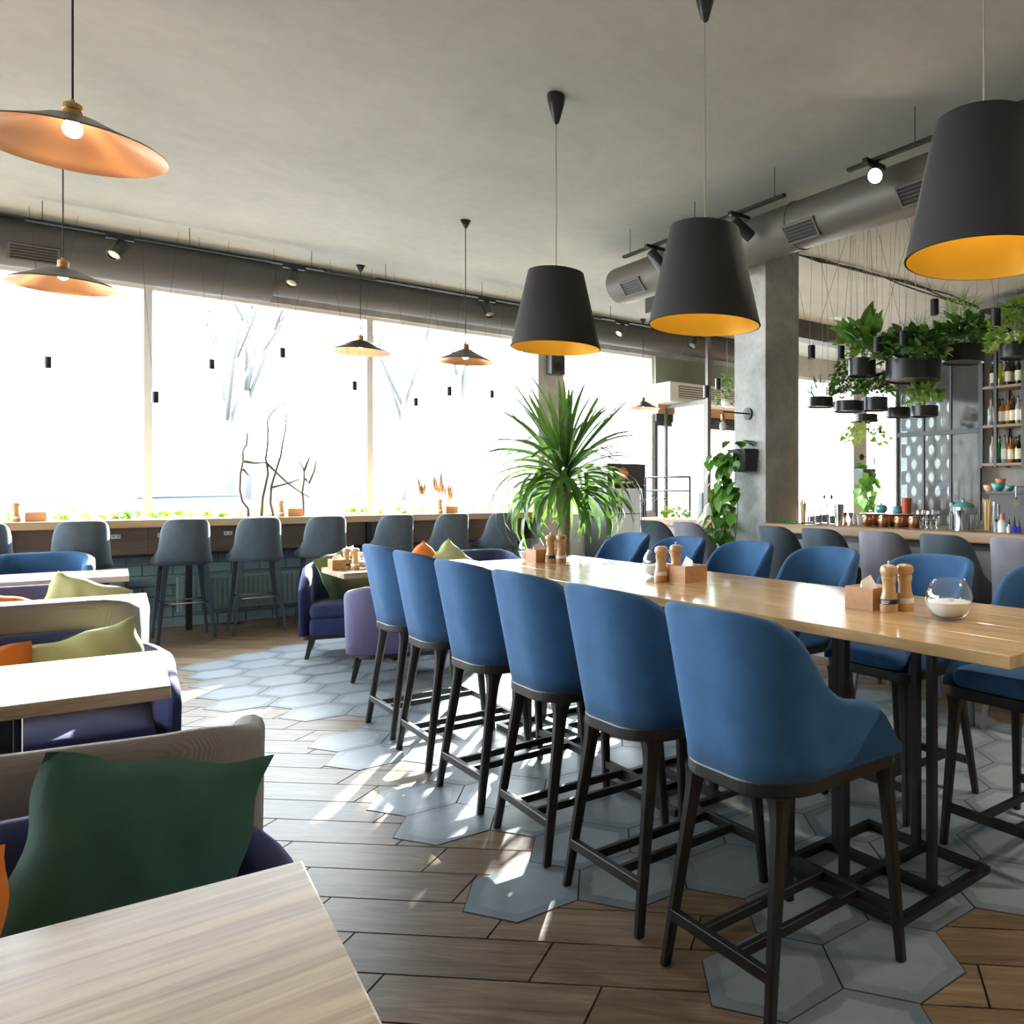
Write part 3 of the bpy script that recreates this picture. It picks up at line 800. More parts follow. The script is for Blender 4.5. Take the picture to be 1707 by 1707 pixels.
# ---------------------------------------------------------------- sofas and booth tables
def sofa(name, W, D, zt, mat_out, mat_seat, lab, cat, loc, rz, arm=None, group=None, fast=False):
    s = thing(name, lab, cat, loc, rz, group)
    rc = .22; L = W / 2 - rc + rc * pi / 2 + D - rc
    arm = arm or zt - .12
    e_ = W / 2 - rc
    keys = [(0, zt), (e_ + .06, zt), (e_ + .26, zt - .035), (e_ + .58, arm + .03), (L - .12, arm), (L, arm - .07)]
    if fast: keys = [(0, zt), (e_ - .12, zt), (e_ + .10, zt - .07), (e_ + .34, arm + .04), (L - .12, arm), (L, arm - .06)]
    ushell(W, D, rc, .20, keys, .085, .05, .01, n=64, m=6).build('shell', mat_out, s, smooth=True)
    poly = rrect(-D / 2 + .07, D / 2 + .02, -W / 2 + .075, W / 2 - .075, (.04, .15, .15, .04))
    MB().rings(cushion_rings(poly, .20, .335, .02, .0)).build('seat_base', mat_seat, s, smooth=True)
    MB().rings(cushion_rings(poly, .34, .45, .035, .02)).build('seat_cushion', mat_seat, s, smooth=True)
    MB().prism(rrect(-D / 2 + .03, D / 2 - .02, -W / 2 + .03, W / 2 - .03, (.04, .18, .18, .04)), .165, .205).build('plinth_frame', 'dark_wood', s)
    for sx, sy in ((-1, 1), (-1, -1), (1, 1), (1, -1)):
        MB().bar((sx * (D / 2 - .10), sy * (W / 2 - .09), .17), (sx * (D / 2 - .05), sy * (W / 2 - .05), .003), .045, .045, .028, .028).build('leg', 'dark_wood', s, bevel=.003, seg=1)
    return s
BR = R(-4.0)
def booth_sofa(xr, yc, W, D, zt, mo, ms, lab, cat, face, nm='booth_sofa', arm=None, tilt=BR, fast=False):
    return sofa(nm, W, D, zt, mo, ms, lab, cat, (xr - W / 2, yc, 0), face + tilt, arm, None, fast)
DN, UP = -pi / 2, pi / 2
booth_sofa(.43, 1.80, 1.5, .84, .735, 'navy_fabric', 'navy_fabric', 'navy booth sofa holding the dark green cushion', 'sofa', DN, arm=.53, fast=True)
booth_sofa(.54, 2.95, 1.5, .72, .79, 'taupe_corduroy', 'navy_fabric', 'taupe corduroy backed booth sofa behind the dark green cushion', 'sofa', UP, tilt=R(-12))
booth_sofa(.50, 4.43, 1.5, .72, .765, 'navy_fabric', 'navy_fabric', 'navy booth sofa with orange and olive cushions in front of the sunlit taupe back', 'sofa', DN, arm=.60, fast=True)
booth_sofa(.47, 5.24, 1.5, .70, .89, 'taupe_corduroy', 'navy_fabric', 'sunlit taupe backed booth sofa between the second and third booth tables', 'sofa', UP)
booth_sofa(.60, 6.76, 1.5, .72, .775, 'navy_fabric', 'navy_fabric', 'navy booth sofa with cushions beyond the third booth table', 'sofa', DN, arm=.62, fast=True)
booth_sofa(2.665, 7.485, .95, .62, .78, 'navy_fabric', 'navy_fabric', 'navy armchair with a forest green cushion near the window counter', 'armchair', DN, 'navy_armchair', arm=.64, tilt=R(-17))
booth_sofa(3.80, 7.80, 1.10, .66, .78, 'navy_fabric', 'navy_fabric', 'navy armchair with orange and olive cushions near the window counter', 'armchair', DN, 'navy_armchair', arm=.64, tilt=0)
booth_sofa(2.67, 6.36, .92, .62, .70, 'lavender_fabric', 'lavender_fabric', 'lavender tub armchair with its back to the blue stools', 'armchair', UP, 'tub_armchair', tilt=R(-17))
booth_sofa(.44, 8.66, .68, .55, .885, 'blue_velvet', 'blue_velvet', 'blue velvet chair behind the last booth table by the window stools', 'chair', DN, 'blue_armchair')
def booth_table(xr, y0, y1, lab, W=1.5, rot=BR):
    t = thing('booth_table', lab, 'table', (xr - W / 2, (y0 + y1) / 2, 0), rot)
    d = (y1 - y0) / 2
    MB().box(-W / 2, W / 2, -d, d, .705, .75).build('table_top', 'oak_booth', t, bevel=.004)
    for sx in (-1, 1):
        for sy in (-1, 1): MB().box(sx * (W / 2 - .42) - .022, sx * (W / 2 - .42) + .022, sy * .15 - .022, sy * .15 + .022, .03, .704).build('leg', 'black_metal', t)
        MB().box(sx * (W / 2 - .42) - .03, sx * (W / 2 - .42) + .03, -.26, .26, .002, .03).build('foot', 'black_metal', t)
    return t
booth_table(.335, .87, 1.63, 'oak booth table in front of the navy sofa with the dark green cushion')
booth_table(.39, 3.33, 4.09, 'sunlit oak booth table between the taupe sofa and the navy sofa with olive cushion')
booth_table(.55, 5.65, 6.40, 'sunlit oak booth table behind the pale taupe sofa back')
booth_table(.62, 7.76, 8.48, 'oak booth table in front of the blue velvet chair')
booth_table(3.05, 6.74, 7.42, 'oak table with pepper mills between the lavender and navy armchairs', 1.22, R(-1))

def pillow(w, h, tk, mat, name, lab, loc, rot, n=18):
    mb = MB()
    rnd = random.Random(lab)
    ph = [rnd.uniform(0, 6) for _ in range(6)]
    def P(u, v, sg):
        e = ((1 - u * u) * (1 - v * v))
        z = sg * tk / 2 * max(0, e) ** .42
        x = u * w / 2 * (1 - .06 * (1 - v * v)); y = v * h / 2 * (1 - .06 * (1 - u * u))
        y += .006 * sin(7 * u + ph[0]) * abs(v); x += .006 * sin(7 * v + ph[1]) * abs(u)
        z += .006 * sin(9 * u + 4 * v + ph[2]) * e * sg
        return (x, y, z)
    vs = []; fs = []
    for sg in (1, -1):
        for i in range(n + 1):
            for j in range(n + 1): vs.append(P(-1 + 2 * i / n, -1 + 2 * j / n, sg))
    k = (n + 1) ** 2
    for i in range(n):
        for j in range(n):
            a = i * (n + 1) + j
            fs.append((a, a + n + 1, a + n + 2, a + 1)); fs.append((k + a, k + a + 1, k + a + n + 2, k + a + n + 1))
    mb.add(vs, fs)
    o = mb.build(name, mat, None, smooth=True)
    o.location = loc; o.rotation_euler = rot
    return tag(o, lab, 'cushion')
# cushions stand on the seat and lean on the back: (pitch, roll, yaw)
def stand(mat, lab, X, Y, z, w=.45, h=.43, roll=0, yaw=0, lean=-18, tk=.15):
    o = pillow(w, h, tk, mat, 'cushion', lab, (X, Y, z), (0, 0, 0))
    M = Matrix.Rotation(yaw, 4, 'Z') @ Matrix.Rotation(R(90 + lean), 4, 'X') @ Matrix.Rotation(roll, 4, 'Z')
    o.rotation_euler = M.to_euler()
    return o
stand('green_cushion', 'dark green square cushion leaning on the navy booth sofa', .165, 2.00, .665, .385, .40, R(-12), R(-8), tk=.13)
stand('orange_cushion', 'orange cushion beside the dark green cushion', -.20, 1.79, .63, .38, .36, R(0), R(4))
stand('olive_cushion', 'olive green cushion on the navy sofa behind the sunlit booth table', .22, 4.52, .615, .40, .36, R(16), R(-10))
stand('orange_cushion', 'orange cushion beside the olive cushion behind the sunlit booth table', -.13, 4.48, .585, .38, .34, R(8), R(8))
stand('olive_cushion', 'olive green cushion standing on its corner behind the third booth table', .28, 6.83, .635, .42, .38, R(-22), R(-6))
stand('orange_cushion', 'orange cushion on the sofa behind the third booth table', -.16, 6.83, .60, .38, .36, R(-20), R(0))
stand('forest_cushion', 'forest green cushion against the arm of the navy armchair under the windows', 2.05, 7.58, .66, .48, .44, R(12), R(30))
stand('orange_cushion', 'small orange cushion on the navy armchair under the windows', 2.86, 7.93, .66, .38, .38, R(40), 0)
stand('olive_cushion', 'olive cushion standing on its corner on the navy armchair under the windows', 3.10, 7.88, .655, .40, .40, R(44), 0)
# ---------------------------------------------------------------- pendant lamps
def big_shade(name, lab, X, Y, zb, zt, rb, rt):
    s = thing(name, lab, 'lamp', (X, Y, zb), group='dark pendant lamps above the long table')
    h = zt - zb
    MB().lathe([(rb, 0), (rt, h), (rt - .012, h + .004)], 56).build('lamp_shade', 'shade_fabric', s, smooth=True)
    MB().lathe([(rt - .008, h - .002), (rb - .006, .0)], 56).build('shade_lining', 'gold_lining', s, smooth=True)
    MB().lathe([(rb, .0), (rb + .0015, .004), (rb - .006, .004), (rb - .006, 0)], 56).build('hem', 'shade_fabric', s)
    sp = MB()
    for k in range(3):
        a = 2 * pi * k / 3; sp.tube([(0, 0, h - .03), (cos(a) * (rt - .01), sin(a) * (rt - .01), h - .012)], .003, 6)
    sp.build('spider', 'black_metal', s)
    MB().lathe([(.001, h - .02), (.022, h - .022), (.022, h - .10), (.001, h - .102)], 16).build('socket', 'black_metal', s, smooth=True)
    MB().lathe([(.001, h - .21), (.03, h - .19), (.038, h - .155), (.026, h - .12), (.018, h - .102)], 16).build('bulb', 'bulb_soft', s, smooth=True)
    top = CEIL - zb
    MB().tube([(0, 0, h - .02), (0, 0, top - .18)], .0035, 6).build('cord', 'cable_grey', s)
    MB().lathe([(.004, top - .185), (.018, top - .17), (.048, top - .06), (.055, top - .015), (.050, top)], 24, cap1=True).build('ceiling_cup', 'black_satin', s, smooth=True)
    return s
for u, vb, vt, yb, lab in ((1640, 433, 0, 1.48, 'large dark cone pendant lamp with gold lining above the bowl candle'),
                           (1175, 543, 0, 2.99, 'dark cone pendant lamp with gold lining above the middle of the long table'),
                           (927, 581, 0, 4.45, 'dark cone pendant lamp with copper tinted lining beside the yucca palm')):
    p = at_X(u, vb, 2.40)
    big_shade('cone_pendant', lab, p.x, p.y, p.z, p.z + .467, .269, .166)
def copper_pendant(lab, loc, d=.484):
    s = thing('disc_pendant', lab, 'lamp', loc, group='copper lined disc pendant lamps')
    r = d / 2
    k_ = d / .484
    prof = [(.030, .088), (.045, .086), (.075 * k_, .074), (.115 * k_, .055), (.165 * k_, .033), (.205 * k_, .017), (r - .012, .006), (r, 0)]
    hz = 1.45 if d > .55 else 1.2
    prof = [(a, z * hz) for a, z in prof]; dz = .088 * (hz - 1)
    up_ = Matrix.Translation((0, 0, dz))
    MB().lathe([(a, z + .003) for a, z in prof], 56).build('lamp_shade', 'black_satin', s, smooth=True)
    MB().lathe(list(reversed(prof)) + [(.001, .088 * hz)], 56).build('shade_lining', 'copper_inside', s, smooth=True)
    MB().lathe([(.030, .090), (.032, .095), (.032, .112), (.029, .114), (.032, .117), (.032, .136), (.027, .142), (.009, .144), (.008, .158), (.001, .160)], 24, up_).build('socket', 'brass', s, smooth=False)
    MB().lathe([(.026, .088), (.026, .064), (.001, .064)], 20, up_).build('bulb_collar', 'black_metal', s)
    MB().lathe([(.024, .070), (.032, .052), (.033, .038), (.026, .020), (.012, .011), (.001, .009)], 20, Matrix.Translation((0, 0, dz - .006))).build('bulb', 'bulb_glow', s, smooth=True)
    top = CEIL - loc[2]
    MB().tube([(0, 0, .155 + dz), (0, 0, top - .05)], .004, 6).build('cord', 'cable_dark', s)
    MB().lathe([(.004, top - .075), (.02, top - .055), (.045, top)], 20, cap1=True).build('ceiling_cup', 'black_satin', s, smooth=True)
for u, v, dd, lab in ((121, 247, 3.24, 'large copper lined disc pendant lamp above the second booth table'), (105, 477, 5.55, 'copper lined disc pendant lamp above the third booth table'),
                      (601, 587, 8.60, 'copper lined disc pendant lamp above the oak table by the lavender armchair'), (776, 603, 7.17, 'copper lined disc pendant lamp beside the yucca palm and windows'),
                      (1072, 681, 11.3, 'pale disc pendant lamp above the glass door fridge')):
    copper_pendant(lab, at_D(u, v, dd), .628 if u in (121,) else .620 if u in (105, 601) else .484)

def cylinder_pendant(u, v, hpx, lab, grp, d=None, Y=None, sway=0.25, seed=0):
    p = at_D(u, v, d) if d else at_Y(u, v, Y)
    dd = d or (p.x * SF + p.y * CF)
    h = hpx * dd / FPX * 1.12; r = h * .27
    s = thing('cylinder_pendant', lab, 'lamp', p, group=grp)
    MB().lathe([(r * .8, -h / 2 + .004), (r, -h / 2), (r, h / 2), (.001, h / 2 + .002)], 20).build('lamp_body', 'black_satin', s, auto=40)
    MB().lathe([(r * .8, -h / 2 + .006), (.001, -h / 2 + .006)], 20).build('diffuser', 'white_plastic', s)
    top = CEIL - p.z; rd = random.Random(seed + u)
    if d: sway = .75 if u < 1600 else .2
    for sg in (-1, 1):
        MB().tube([(sg * r * .4, 0, h / 2), (sg * rd.uniform(.3, 1) * sway, rd.uniform(-.2, .2) * sway, top)], .0014, 5).build('cord', 'cable_dark', s)
for i, (u, v, hp, lb) in enumerate(((80, 604, 17, 'over the counter end by the booth tables'), (259, 662, 17, 'hanging low in front of the first window mullion'), (353, 607, 14, 'left of the bare branches in the window'),
        (471, 588, 14, 'right above the bare branches'), (591, 643, 13, 'beside the second window mullion'), (693, 670, 12, 'above the dried grasses'), (749, 652, 13, 'just right of the dried grasses'), (820, 657, 11, 'nearest the yucca palm'))):
    cylinder_pendant(u, v, hp, 'small black cylinder pendant %s' % lb, 'cylinder pendants at the windows', Y=9.30, seed=i)
for i, (u, v, hp, d, lb) in enumerate(((1353, 587, 20, 7.1, 'beside the column'), (1402, 588, 20, 7.0, 'above the ivy planter'), (1463, 575, 23, 6.6, 'between the large leaved planters'), (1506, 565, 23, 6.5, 'in front of the wide planter'),
        (1558, 512, 23, 6.6, 'left of the fern planter'), (1660, 530, 27, 6.0, 'beside the bottle shelf'), (1178, 653, 18, 8.3, 'beside the steel door post'), (1197, 640, 16, 8.6, 'left of the wall sconce'), (1467, 717, 10, 13.2, 'far behind the planters'))):
    cylinder_pendant(u, v, hp, 'small black cylinder pendant %s' % lb, 'cylinder pendants above the bar', d=d, seed=40 + i)

# ---------------------------------------------------------------- ducts, tracks and spots
def duct(lab, p, q, r, mat, caps=(True, True), grilles=(), collars=()):
    p, q = Vector(p), Vector(q); L = (q - p).length
    s = thing('air_duct', lab, 'duct', p)
    s.rotation_euler = (q - p).to_track_quat('Z', 'Y').to_euler()
    prof = ([(.001, -.045), (r * .55, -.035), (r * .9, -.012)] if caps[0] else []) + [(r, 0), (r, L)] + ([(r * .9, L + .012), (r * .55, L + .035), (.001, L + .045)] if caps[1] else [])
    MB().lathe(prof, 40).build('pipe', mat, s, auto=50)
    for z in collars: MB().lathe([(r + .001, z - .012), (r + .008, z - .008), (r + .008, z + .008), (r + .001, z + .012)], 40).build('collar', mat, s, smooth=True)
    for z, ang in grilles:
        g_ = MB(); w, l = .075, .17
        lv = s.rotation_euler.to_matrix().transposed() @ Vector(ang); M0 = Matrix.Translation((0, 0, z)) @ Matrix.Rotation(math.atan2(lv.y, lv.x), 4, 'Z')
        g_.box(r - .012, r + .010, -w, w, -l, -l + .016, M0).box(r - .012, r + .010, -w, w, l - .016, l, M0).box(r - .012, r + .010, -w, -w + .014, -l + .016, l - .016, M0).box(r - .012, r + .010, w - .014, w, -l + .016, l - .016, M0)
        o = g_.build('grille', mat, s)
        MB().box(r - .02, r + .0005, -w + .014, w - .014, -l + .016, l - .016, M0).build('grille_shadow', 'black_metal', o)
        for k in range(4):
            yy = -w + .036 + k * .026
            MB().box(r - .008, r + .007, yy - .004, yy + .004, -l + .016, l - .016, M0).build('slat', 'duct_dark', o)
    return s
duct('dark ventilation duct with a slatted grille above the left windows', (-5.9, 9.74, 3.60), (1.92, 9.74, 3.60), .205, 'duct_dark', (True, False), [(5.98, (0, -.85, -.5))], (4.0,))
duct('slimmer dark ventilation duct above the right windows', (1.92, 9.74, 3.635), (4.905, 9.74, 3.635), .165, 'duct_dark', (True, False), (), (1.6,))
duct('dark ventilation duct between the pilaster and the entrance', (5.305, 9.74, 3.635), (9.4, 9.74, 3.635), .165, 'duct_dark', (False, True), (), (2.0,))
duct('round metal ventilation duct with grilles above the bar stools', (4.5, -3.9, 3.50), (4.5, 6.98, 3.50), .185, 'duct_metal', (False, True), [(10.45, (-.75, 0, -.55)), (8.15, (-.75, 0, -.55)), (7.05, (-.75, 0, -.55))], (6.3, 8.3, 9.5))
duct('short round duct behind the long metal duct', (4.98, 5.62, 3.55), (4.98, 6.75, 3.55), .17, 'duct_metal', (True, True))
def track(lab, p, q, hang):
    p, q = Vector(p), Vector(q)
    s = thing('light_track', lab, 'track', p)
    d = q - p
    MB().bar((0, 0, 0), d, .034, .022).build('rail', 'black_metal', s)
    for k in hang: MB().tube([d * k + Vector((0, 0, .01)), d * k + Vector((0, 0, CEIL - p.z))], .003, 6).build('hanger', 'cable_dark', s)
    return s
TZ, TY = 3.66, 9.05
tA, tB = at_Y(40, 366, TY), at_Y(540, 452, TY)
track('long black light track in front of the left windows', (tA.x, TY, TZ), (tB.x, TY, TZ), (.05, .5, .95))
tC, tD = at_Y(627, 467, TY), at_Y(905, 515, TY)
track('black light track in front of the windows beside the pilaster', (tC.x, TY, TZ), (tD.x, TY, TZ), (.05, .6, .95))
tE, tF = at_Y(1003, 532, TY), at_Y(1250, 578, TY)
track('black light track near the entrance', (tE.x, TY, TZ), (tF.x, TY, TZ), (.05, .5, .95))
RX, RZ = 4.14, 3.60
rA, rB = at_X(1308, 326, RX), at_X(1040, 437, RX)
track('black light track beside the metal duct end', (RX, rA.y, RZ), (RX, rB.y, RZ), (.05, .5, .95))
rC = at_X(1414, 281, RX)
track('black light track with a lit spotlight above the bar stools', (RX, -2.0, RZ), (RX, rC.y, RZ), (.1, .5, .9))
def spot(lab, loc, aim, lit=False):
    s = thing('track_spotlight', lab, 'spotlight', loc, group='track spotlights')
    MB().box(-.10, .10, -.02, .02, -.040, -.011).build('adapter', 'black_metal', s)
    MB().tube([(0, 0, -.035), (0, 0, -.085)], .007, 8).build('stem', 'black_metal', s)
    a = Vector(aim).normalized(); c = Vector((0, 0, -.11)); M = Matrix.Translation(c) @ a.to_track_quat('Z', 'Y').to_matrix().to_4x4()
    MB().lathe([(.001, -.062), (.046, -.060), (.052, -.050), (.054, .125), (.047, .125), (.045, .11)], 24, M).build('lamp_head', 'black_satin' if not lit else 'black_metal', s, auto=40)
    MB().lathe([(.046, .112), (.001, .114)], 24, M).build('lens', 'spot_glow' if lit else 'steel', s)
    return s
for u, lb in ((200, 'above the third booth table'), (490, 'above the bare branches'), (812, 'left of the copper tinted cone pendant')):
    p = at_Y(u, 0, TY); spot('black track spotlight %s' % lb, (p.x, TY, TZ), (random.uniform(-.5, .1), -.55, -.8))
for u, lb in ((1037, 'right of the copper tinted cone pendant'), (1158, 'near the entrance below the cone pendant')):
    p = at_Y(u, 0, TY); spot('black track spotlight %s' % lb, (p.x, TY, TZ), (-.6, -.3, -.6))
for u, aim, lb in ((1092, (.4, -.4, -.7), 'at the rounded end of the metal duct'), (1232, (.7, -.2, -.5), 'behind the middle cone pendant')):
    p = at_X(u, 0, RX); spot('black track spotlight %s' % lb, (RX, p.y, RZ), aim)
p = at_X(1457, 0, RX)
ls_ = spot('lit track spotlight shining beside the metal duct', (RX, p.y, RZ), (-.55, -.50, -.25), True)
def beam(lamp, aim, e, size=70):
    sd = bpy.data.lights.new('spot_beam', 'SPOT'); sd.energy = e; sd.color = (1, .88, .70); sd.spot_size = R(size); sd.spot_blend = .6; sd.shadow_soft_size = .05
    o = bpy.data.objects.new('spot_beam', sd); COL.objects.link(o); o.parent = lamp
    a = Vector(aim).normalized(); o.location = Vector((0, 0, -.11)) + a * .14
    o.rotation_euler = (-a).to_track_quat('Z', 'Y').to_euler()
beam(ls_, (-.55, -.50, -.25), 60)
for y, aim, lb in ((1.5, (-.42, -.1, -.9), 'over the free end of the long table'), (.1, (-.45, .15, -.9), 'over the bar stools past the table'), (-1.3, (-.4, .3, -.9), 'at the far end of the bar track')):
    s_ = spot('added fill spotlight %s' % lb, (RX, y, RZ), aim, True); beam(s_, aim, 110, 95)  # lamps added on the unseen stretch of track to fill the near floor
# speaker on the pilaster
p = at_Y(927, 609, 9.50)
s = thing('wall_speaker', 'small grey loudspeaker on the pilaster behind the cone pendant', 'speaker', (5.12, 9.52, p.z))
MB().box(-.10, .10, -.09, .06, -.13, .13).build('cabinet', 'slate_board', s, bevel=.015)
MB().lathe([(.001, 0), (.055, .004), (.06, 0)], 20, Matrix.Translation((0, -.0905, -.03)) @ Matrix.Rotation(pi / 2, 4, 'X')).build('woofer', 'black_metal', s, smooth=True)
MB().box(-.03, .03, .06, .08, -.04, .04).build('bracket', 'black_metal', s)
# ceiling cables near the bar
cb = MB()
for k in range(3):
    pts = []
    for i in range(14):
        x = 5.2 + i * .45; pts.append((x, 5.62 + .03 * k + .06 * sin(i * .8 + k), CEIL - .012 - .03 * abs(sin(i * 1.3 + k * 2))))
    cb.tube(pts, .009, 6)
tag(cb.build('ceiling_cable', 'cable_dark', smooth=True), 'bundle of dark cables clipped along the ceiling above the bar', 'cable')
# ---------------------------------------------------------------- things on tables
def lath(name, prof, mat, parent, n=28, smooth=True, auto=35):
    return MB().lathe(prof, n).build(name, mat, parent, auto=auto)
def make_mill(kind):
    s = thing('pepper_mill' if kind else 'salt_mill', '', 'mill', group='wooden mills')
    lath('body', [(.001, 0), (.033, 0), (.034, .003), (.034, .028), (.032, .030)], 'mill_wood', s)
    bd = lath('band', [(.032, .030), (.0335, .031), (.0335, .047), (.032, .048)], 'label_band' if kind else 'white_plastic', s)
    if kind:
        tx = MB()
        for row, n in ((.0418, 6), (.0350, 5)):
            for k in range(n):
                a = R(180 + 15 + k * 9); x, y = .0337 * cos(a), .0337 * sin(a)
                tx.box(-.0003, .0003, -.0018, .0018, row - .0022, row + .0022, Matrix.Translation((x, y, 0)) @ Matrix.Rotation(a, 4, 'Z'))
        o = tx.build('lettering', 'paper', bd); o['kind'] = 'stuff'
    lath('waist', [(.032, .048), (.032, .052), (.026, .072), (.0235, .095), (.026, .112), (.0275, .116), (.0255, .119), (.0280, .123), (.0258, .126), (.028, .130), (.024, .134)], 'mill_wood', s)
    lath('head', [(.024, .134), (.031, .142), (.0335, .154), (.030, .166), (.018, .173), (.001, .174)], 'mill_wood', s)
    if kind: lath('knob', [(.003, .173), (.003, .178), (.006, .181), (.006, .186), (.001, .188)], 'steel', s, 12)
    return s
def make_box():
    s = thing('napkin_box', '', 'box', group='wooden napkin boxes')
    w, d, h, t_ = .070, .068, .082, .007
    MB().box(-w, w, -d, -d + t_, .003, h).build('side', 'box_wood', s); MB().box(-w, w, d - t_, d, .003, h).build('side', 'box_wood', s)
    MB().box(-w, -w + t_, -d + t_, d - t_, .003, h).build('side', 'box_wood', s); MB().box(w - t_, w, -d + t_, d - t_, .003, h).build('side', 'box_wood', s)
    MB().box(-w, w, -d, d, 0, .003).build('base', 'box_wood', s)
    MB().box(-.052, .052, -.050, .050, .004, .062).build('napkins', 'paper', s, bevel=.004)
    q = MB(); q.add([(-.05, -.01, .06), (.04, -.012, .06), (.005, .004, .125), (-.05, .006, .105), (-.05, .012, .06), (.04, .014, .06)], [(0, 1, 2, 3), (5, 4, 3, 2), (1, 5, 2), (4, 0, 3)])
    q.build('raised_napkin', 'paper', s)
    return s
def make_bowl():
    s = thing('candle_bowl', '', 'candle holder', group='glass candle bowls')
    out = [(.001, 0), (.040, .001), (.060, .014), (.076, .040), (.082, .068), (.078, .095), (.066, .120), (.056, .135), (.055, .139)]
    inn = [(.053, .137), (.063, .119), (.075, .094), (.079, .068), (.073, .041), (.057, .018), (.038, .007), (.001, .006)]
    lath('glass_bowl', out + inn, 'thin_glass', s, 36)
    lath('salt_bed', [(.001, .008), (.038, .008), (.056, .019), (.072, .041), (.077, .060), (.05, .064), (.001, .060)], 'salt_white', s, 30)
    lath('candle', [(.018, .058), (.018, .070), (.001, .070)], 'white_plastic', s, 16)
    MB().tube([(0, 0, .07), (.001, 0, .078)], .001, 5).build('wick', 'cable_dark', s)
    return s
pm0, sm0, bx0, bw0 = make_mill(1), make_mill(0), make_box(), make_bowl()
USED = set()
def put(proto, loc, rz, lab):
    if proto.name not in USED:
        USED.add(proto.name); proto.location = loc; proto.rotation_euler = (0, 0, rz); proto['label'] = lab
        return proto
    return dup(proto, loc, rz, lab)
LT = 'on the long table'
put(bx0, (2.375, 1.945, TT), 0, 'wooden napkin box %s beside the black banded mill' % LT)
put(pm0, (2.339, 1.828, TT), R(-20), 'wooden pepper mill with a black band %s beside the clear candle bowl' % LT)
put(sm0, (2.405, 1.805, TT), 0, 'wooden mill with a white band %s beside the black banded mill' % LT)
put(bw0, (2.366, 1.585, TT), 0, 'round clear glass candle bowl near the free end of the long table')
q = at_z(1097, 961, TT); put(bw0, q, 0, 'round glass candle bowl in the middle of the long table')
put(bx0, (2.39, 3.115, TT), R(90), 'wooden napkin box in the middle of the long table')
q = at_z(1115, 967, TT); put(sm0, (2.30, 3.21, TT), 0, 'wooden mill with a white band in the middle of the long table')
put(pm0, (2.41, 3.235, TT), 0, 'wooden pepper mill with steel knob in the middle of the long table')
q = at_z(886, 934, TT); put(bw0, q, 0, 'round glass candle bowl at the palm end of the long table')
q = at_z(902, 936.5, TT); put(bx0, q, 0, 'wooden napkin box at the palm end of the long table')
q = at_z(918, 938.5, TT); put(pm0, q, R(-20), 'wooden pepper mill at the palm end of the long table')
q = at_z(935, 938.5, TT); put(sm0, q, 0, 'wooden salt mill with white band at the palm end of the long table')
BT = .75
for proto, u, v, lab in ((bx0, 566, 949, 'wooden napkin box on the table by the lavender armchair'), (pm0, 578, 949, 'wooden pepper mill on the table by the lavender armchair'), (sm0, 592, 949, 'wooden salt mill on the table by the lavender armchair'), (bw0, 609, 947, 'white filled candle bowl on the table by the lavender armchair')):
    put(proto, at_z(u, v, BT), 0, lab)
CT = 1.12
for u, lab, wh in ((26, 'near the booth tables', 'a'), (468, 'beside the bare branches', 'b'), (733, 'beside the dried grasses', 'c')):
    a = at_Y(u, 860, 9.62); put(sm0, (a.x, 9.62, CT), 0, 'pale wooden mill on the window counter %s' % lab)
    put(bx0, (a.x + .13, 9.64, CT), 0, 'wooden napkin box on the window counter %s' % lab)

# ---------------------------------------------------------------- plants
def leaf_strip(L, w, droop, segs=8, fold=.25):
    """strap leaf along +x, arching down"""
    vs = []; fs = []; x = z = 0; ang = 0
    for i in range(segs + 1):
        t_ = i / segs
        ww = w * (0.55 + .9 * t_ - 1.45 * t_ ** 3) if t_ < .999 else 0.001
        ww = max(ww, .001)
        vs += [(x, -ww / 2, z + fold * ww / 2), (x, 0, z), (x, ww / 2, z + fold * ww / 2)]
        ang = droop * t_ ** 1.4
        x += L / segs * cos(ang); z -= L / segs * sin(ang)
    for i in range(segs):
        a = i * 3; fs += [(a, a + 1, a + 4, a + 3), (a + 1, a + 2, a + 5, a + 4)]
    return vs, fs
def broad_leaf(L, w, bend=.15):
    vs = []; fs = []; pr = [(0, .0), (.12, .62), (.3, 1), (.55, .82), (.8, .42), (1, .01)]
    for t_, k in pr:
        zz = -bend * L * t_ * t_; ww = w * k / 2
        vs += [(L * t_ - (.05 * L if t_ == .12 else 0), -ww, zz + .12 * ww), (L * t_, 0, zz), (L * t_ - (.05 * L if t_ == .12 else 0), ww, zz + .12 * ww)]
    for i in range(len(pr) - 1):
        a = i * 3; fs += [(a, a + 1, a + 4, a + 3), (a + 1, a + 2, a + 5, a + 4)]
    return vs, fs
def lm(name, data, mat):
    m = MB(); m.add(*data); return m.mesh(name, mat, True)
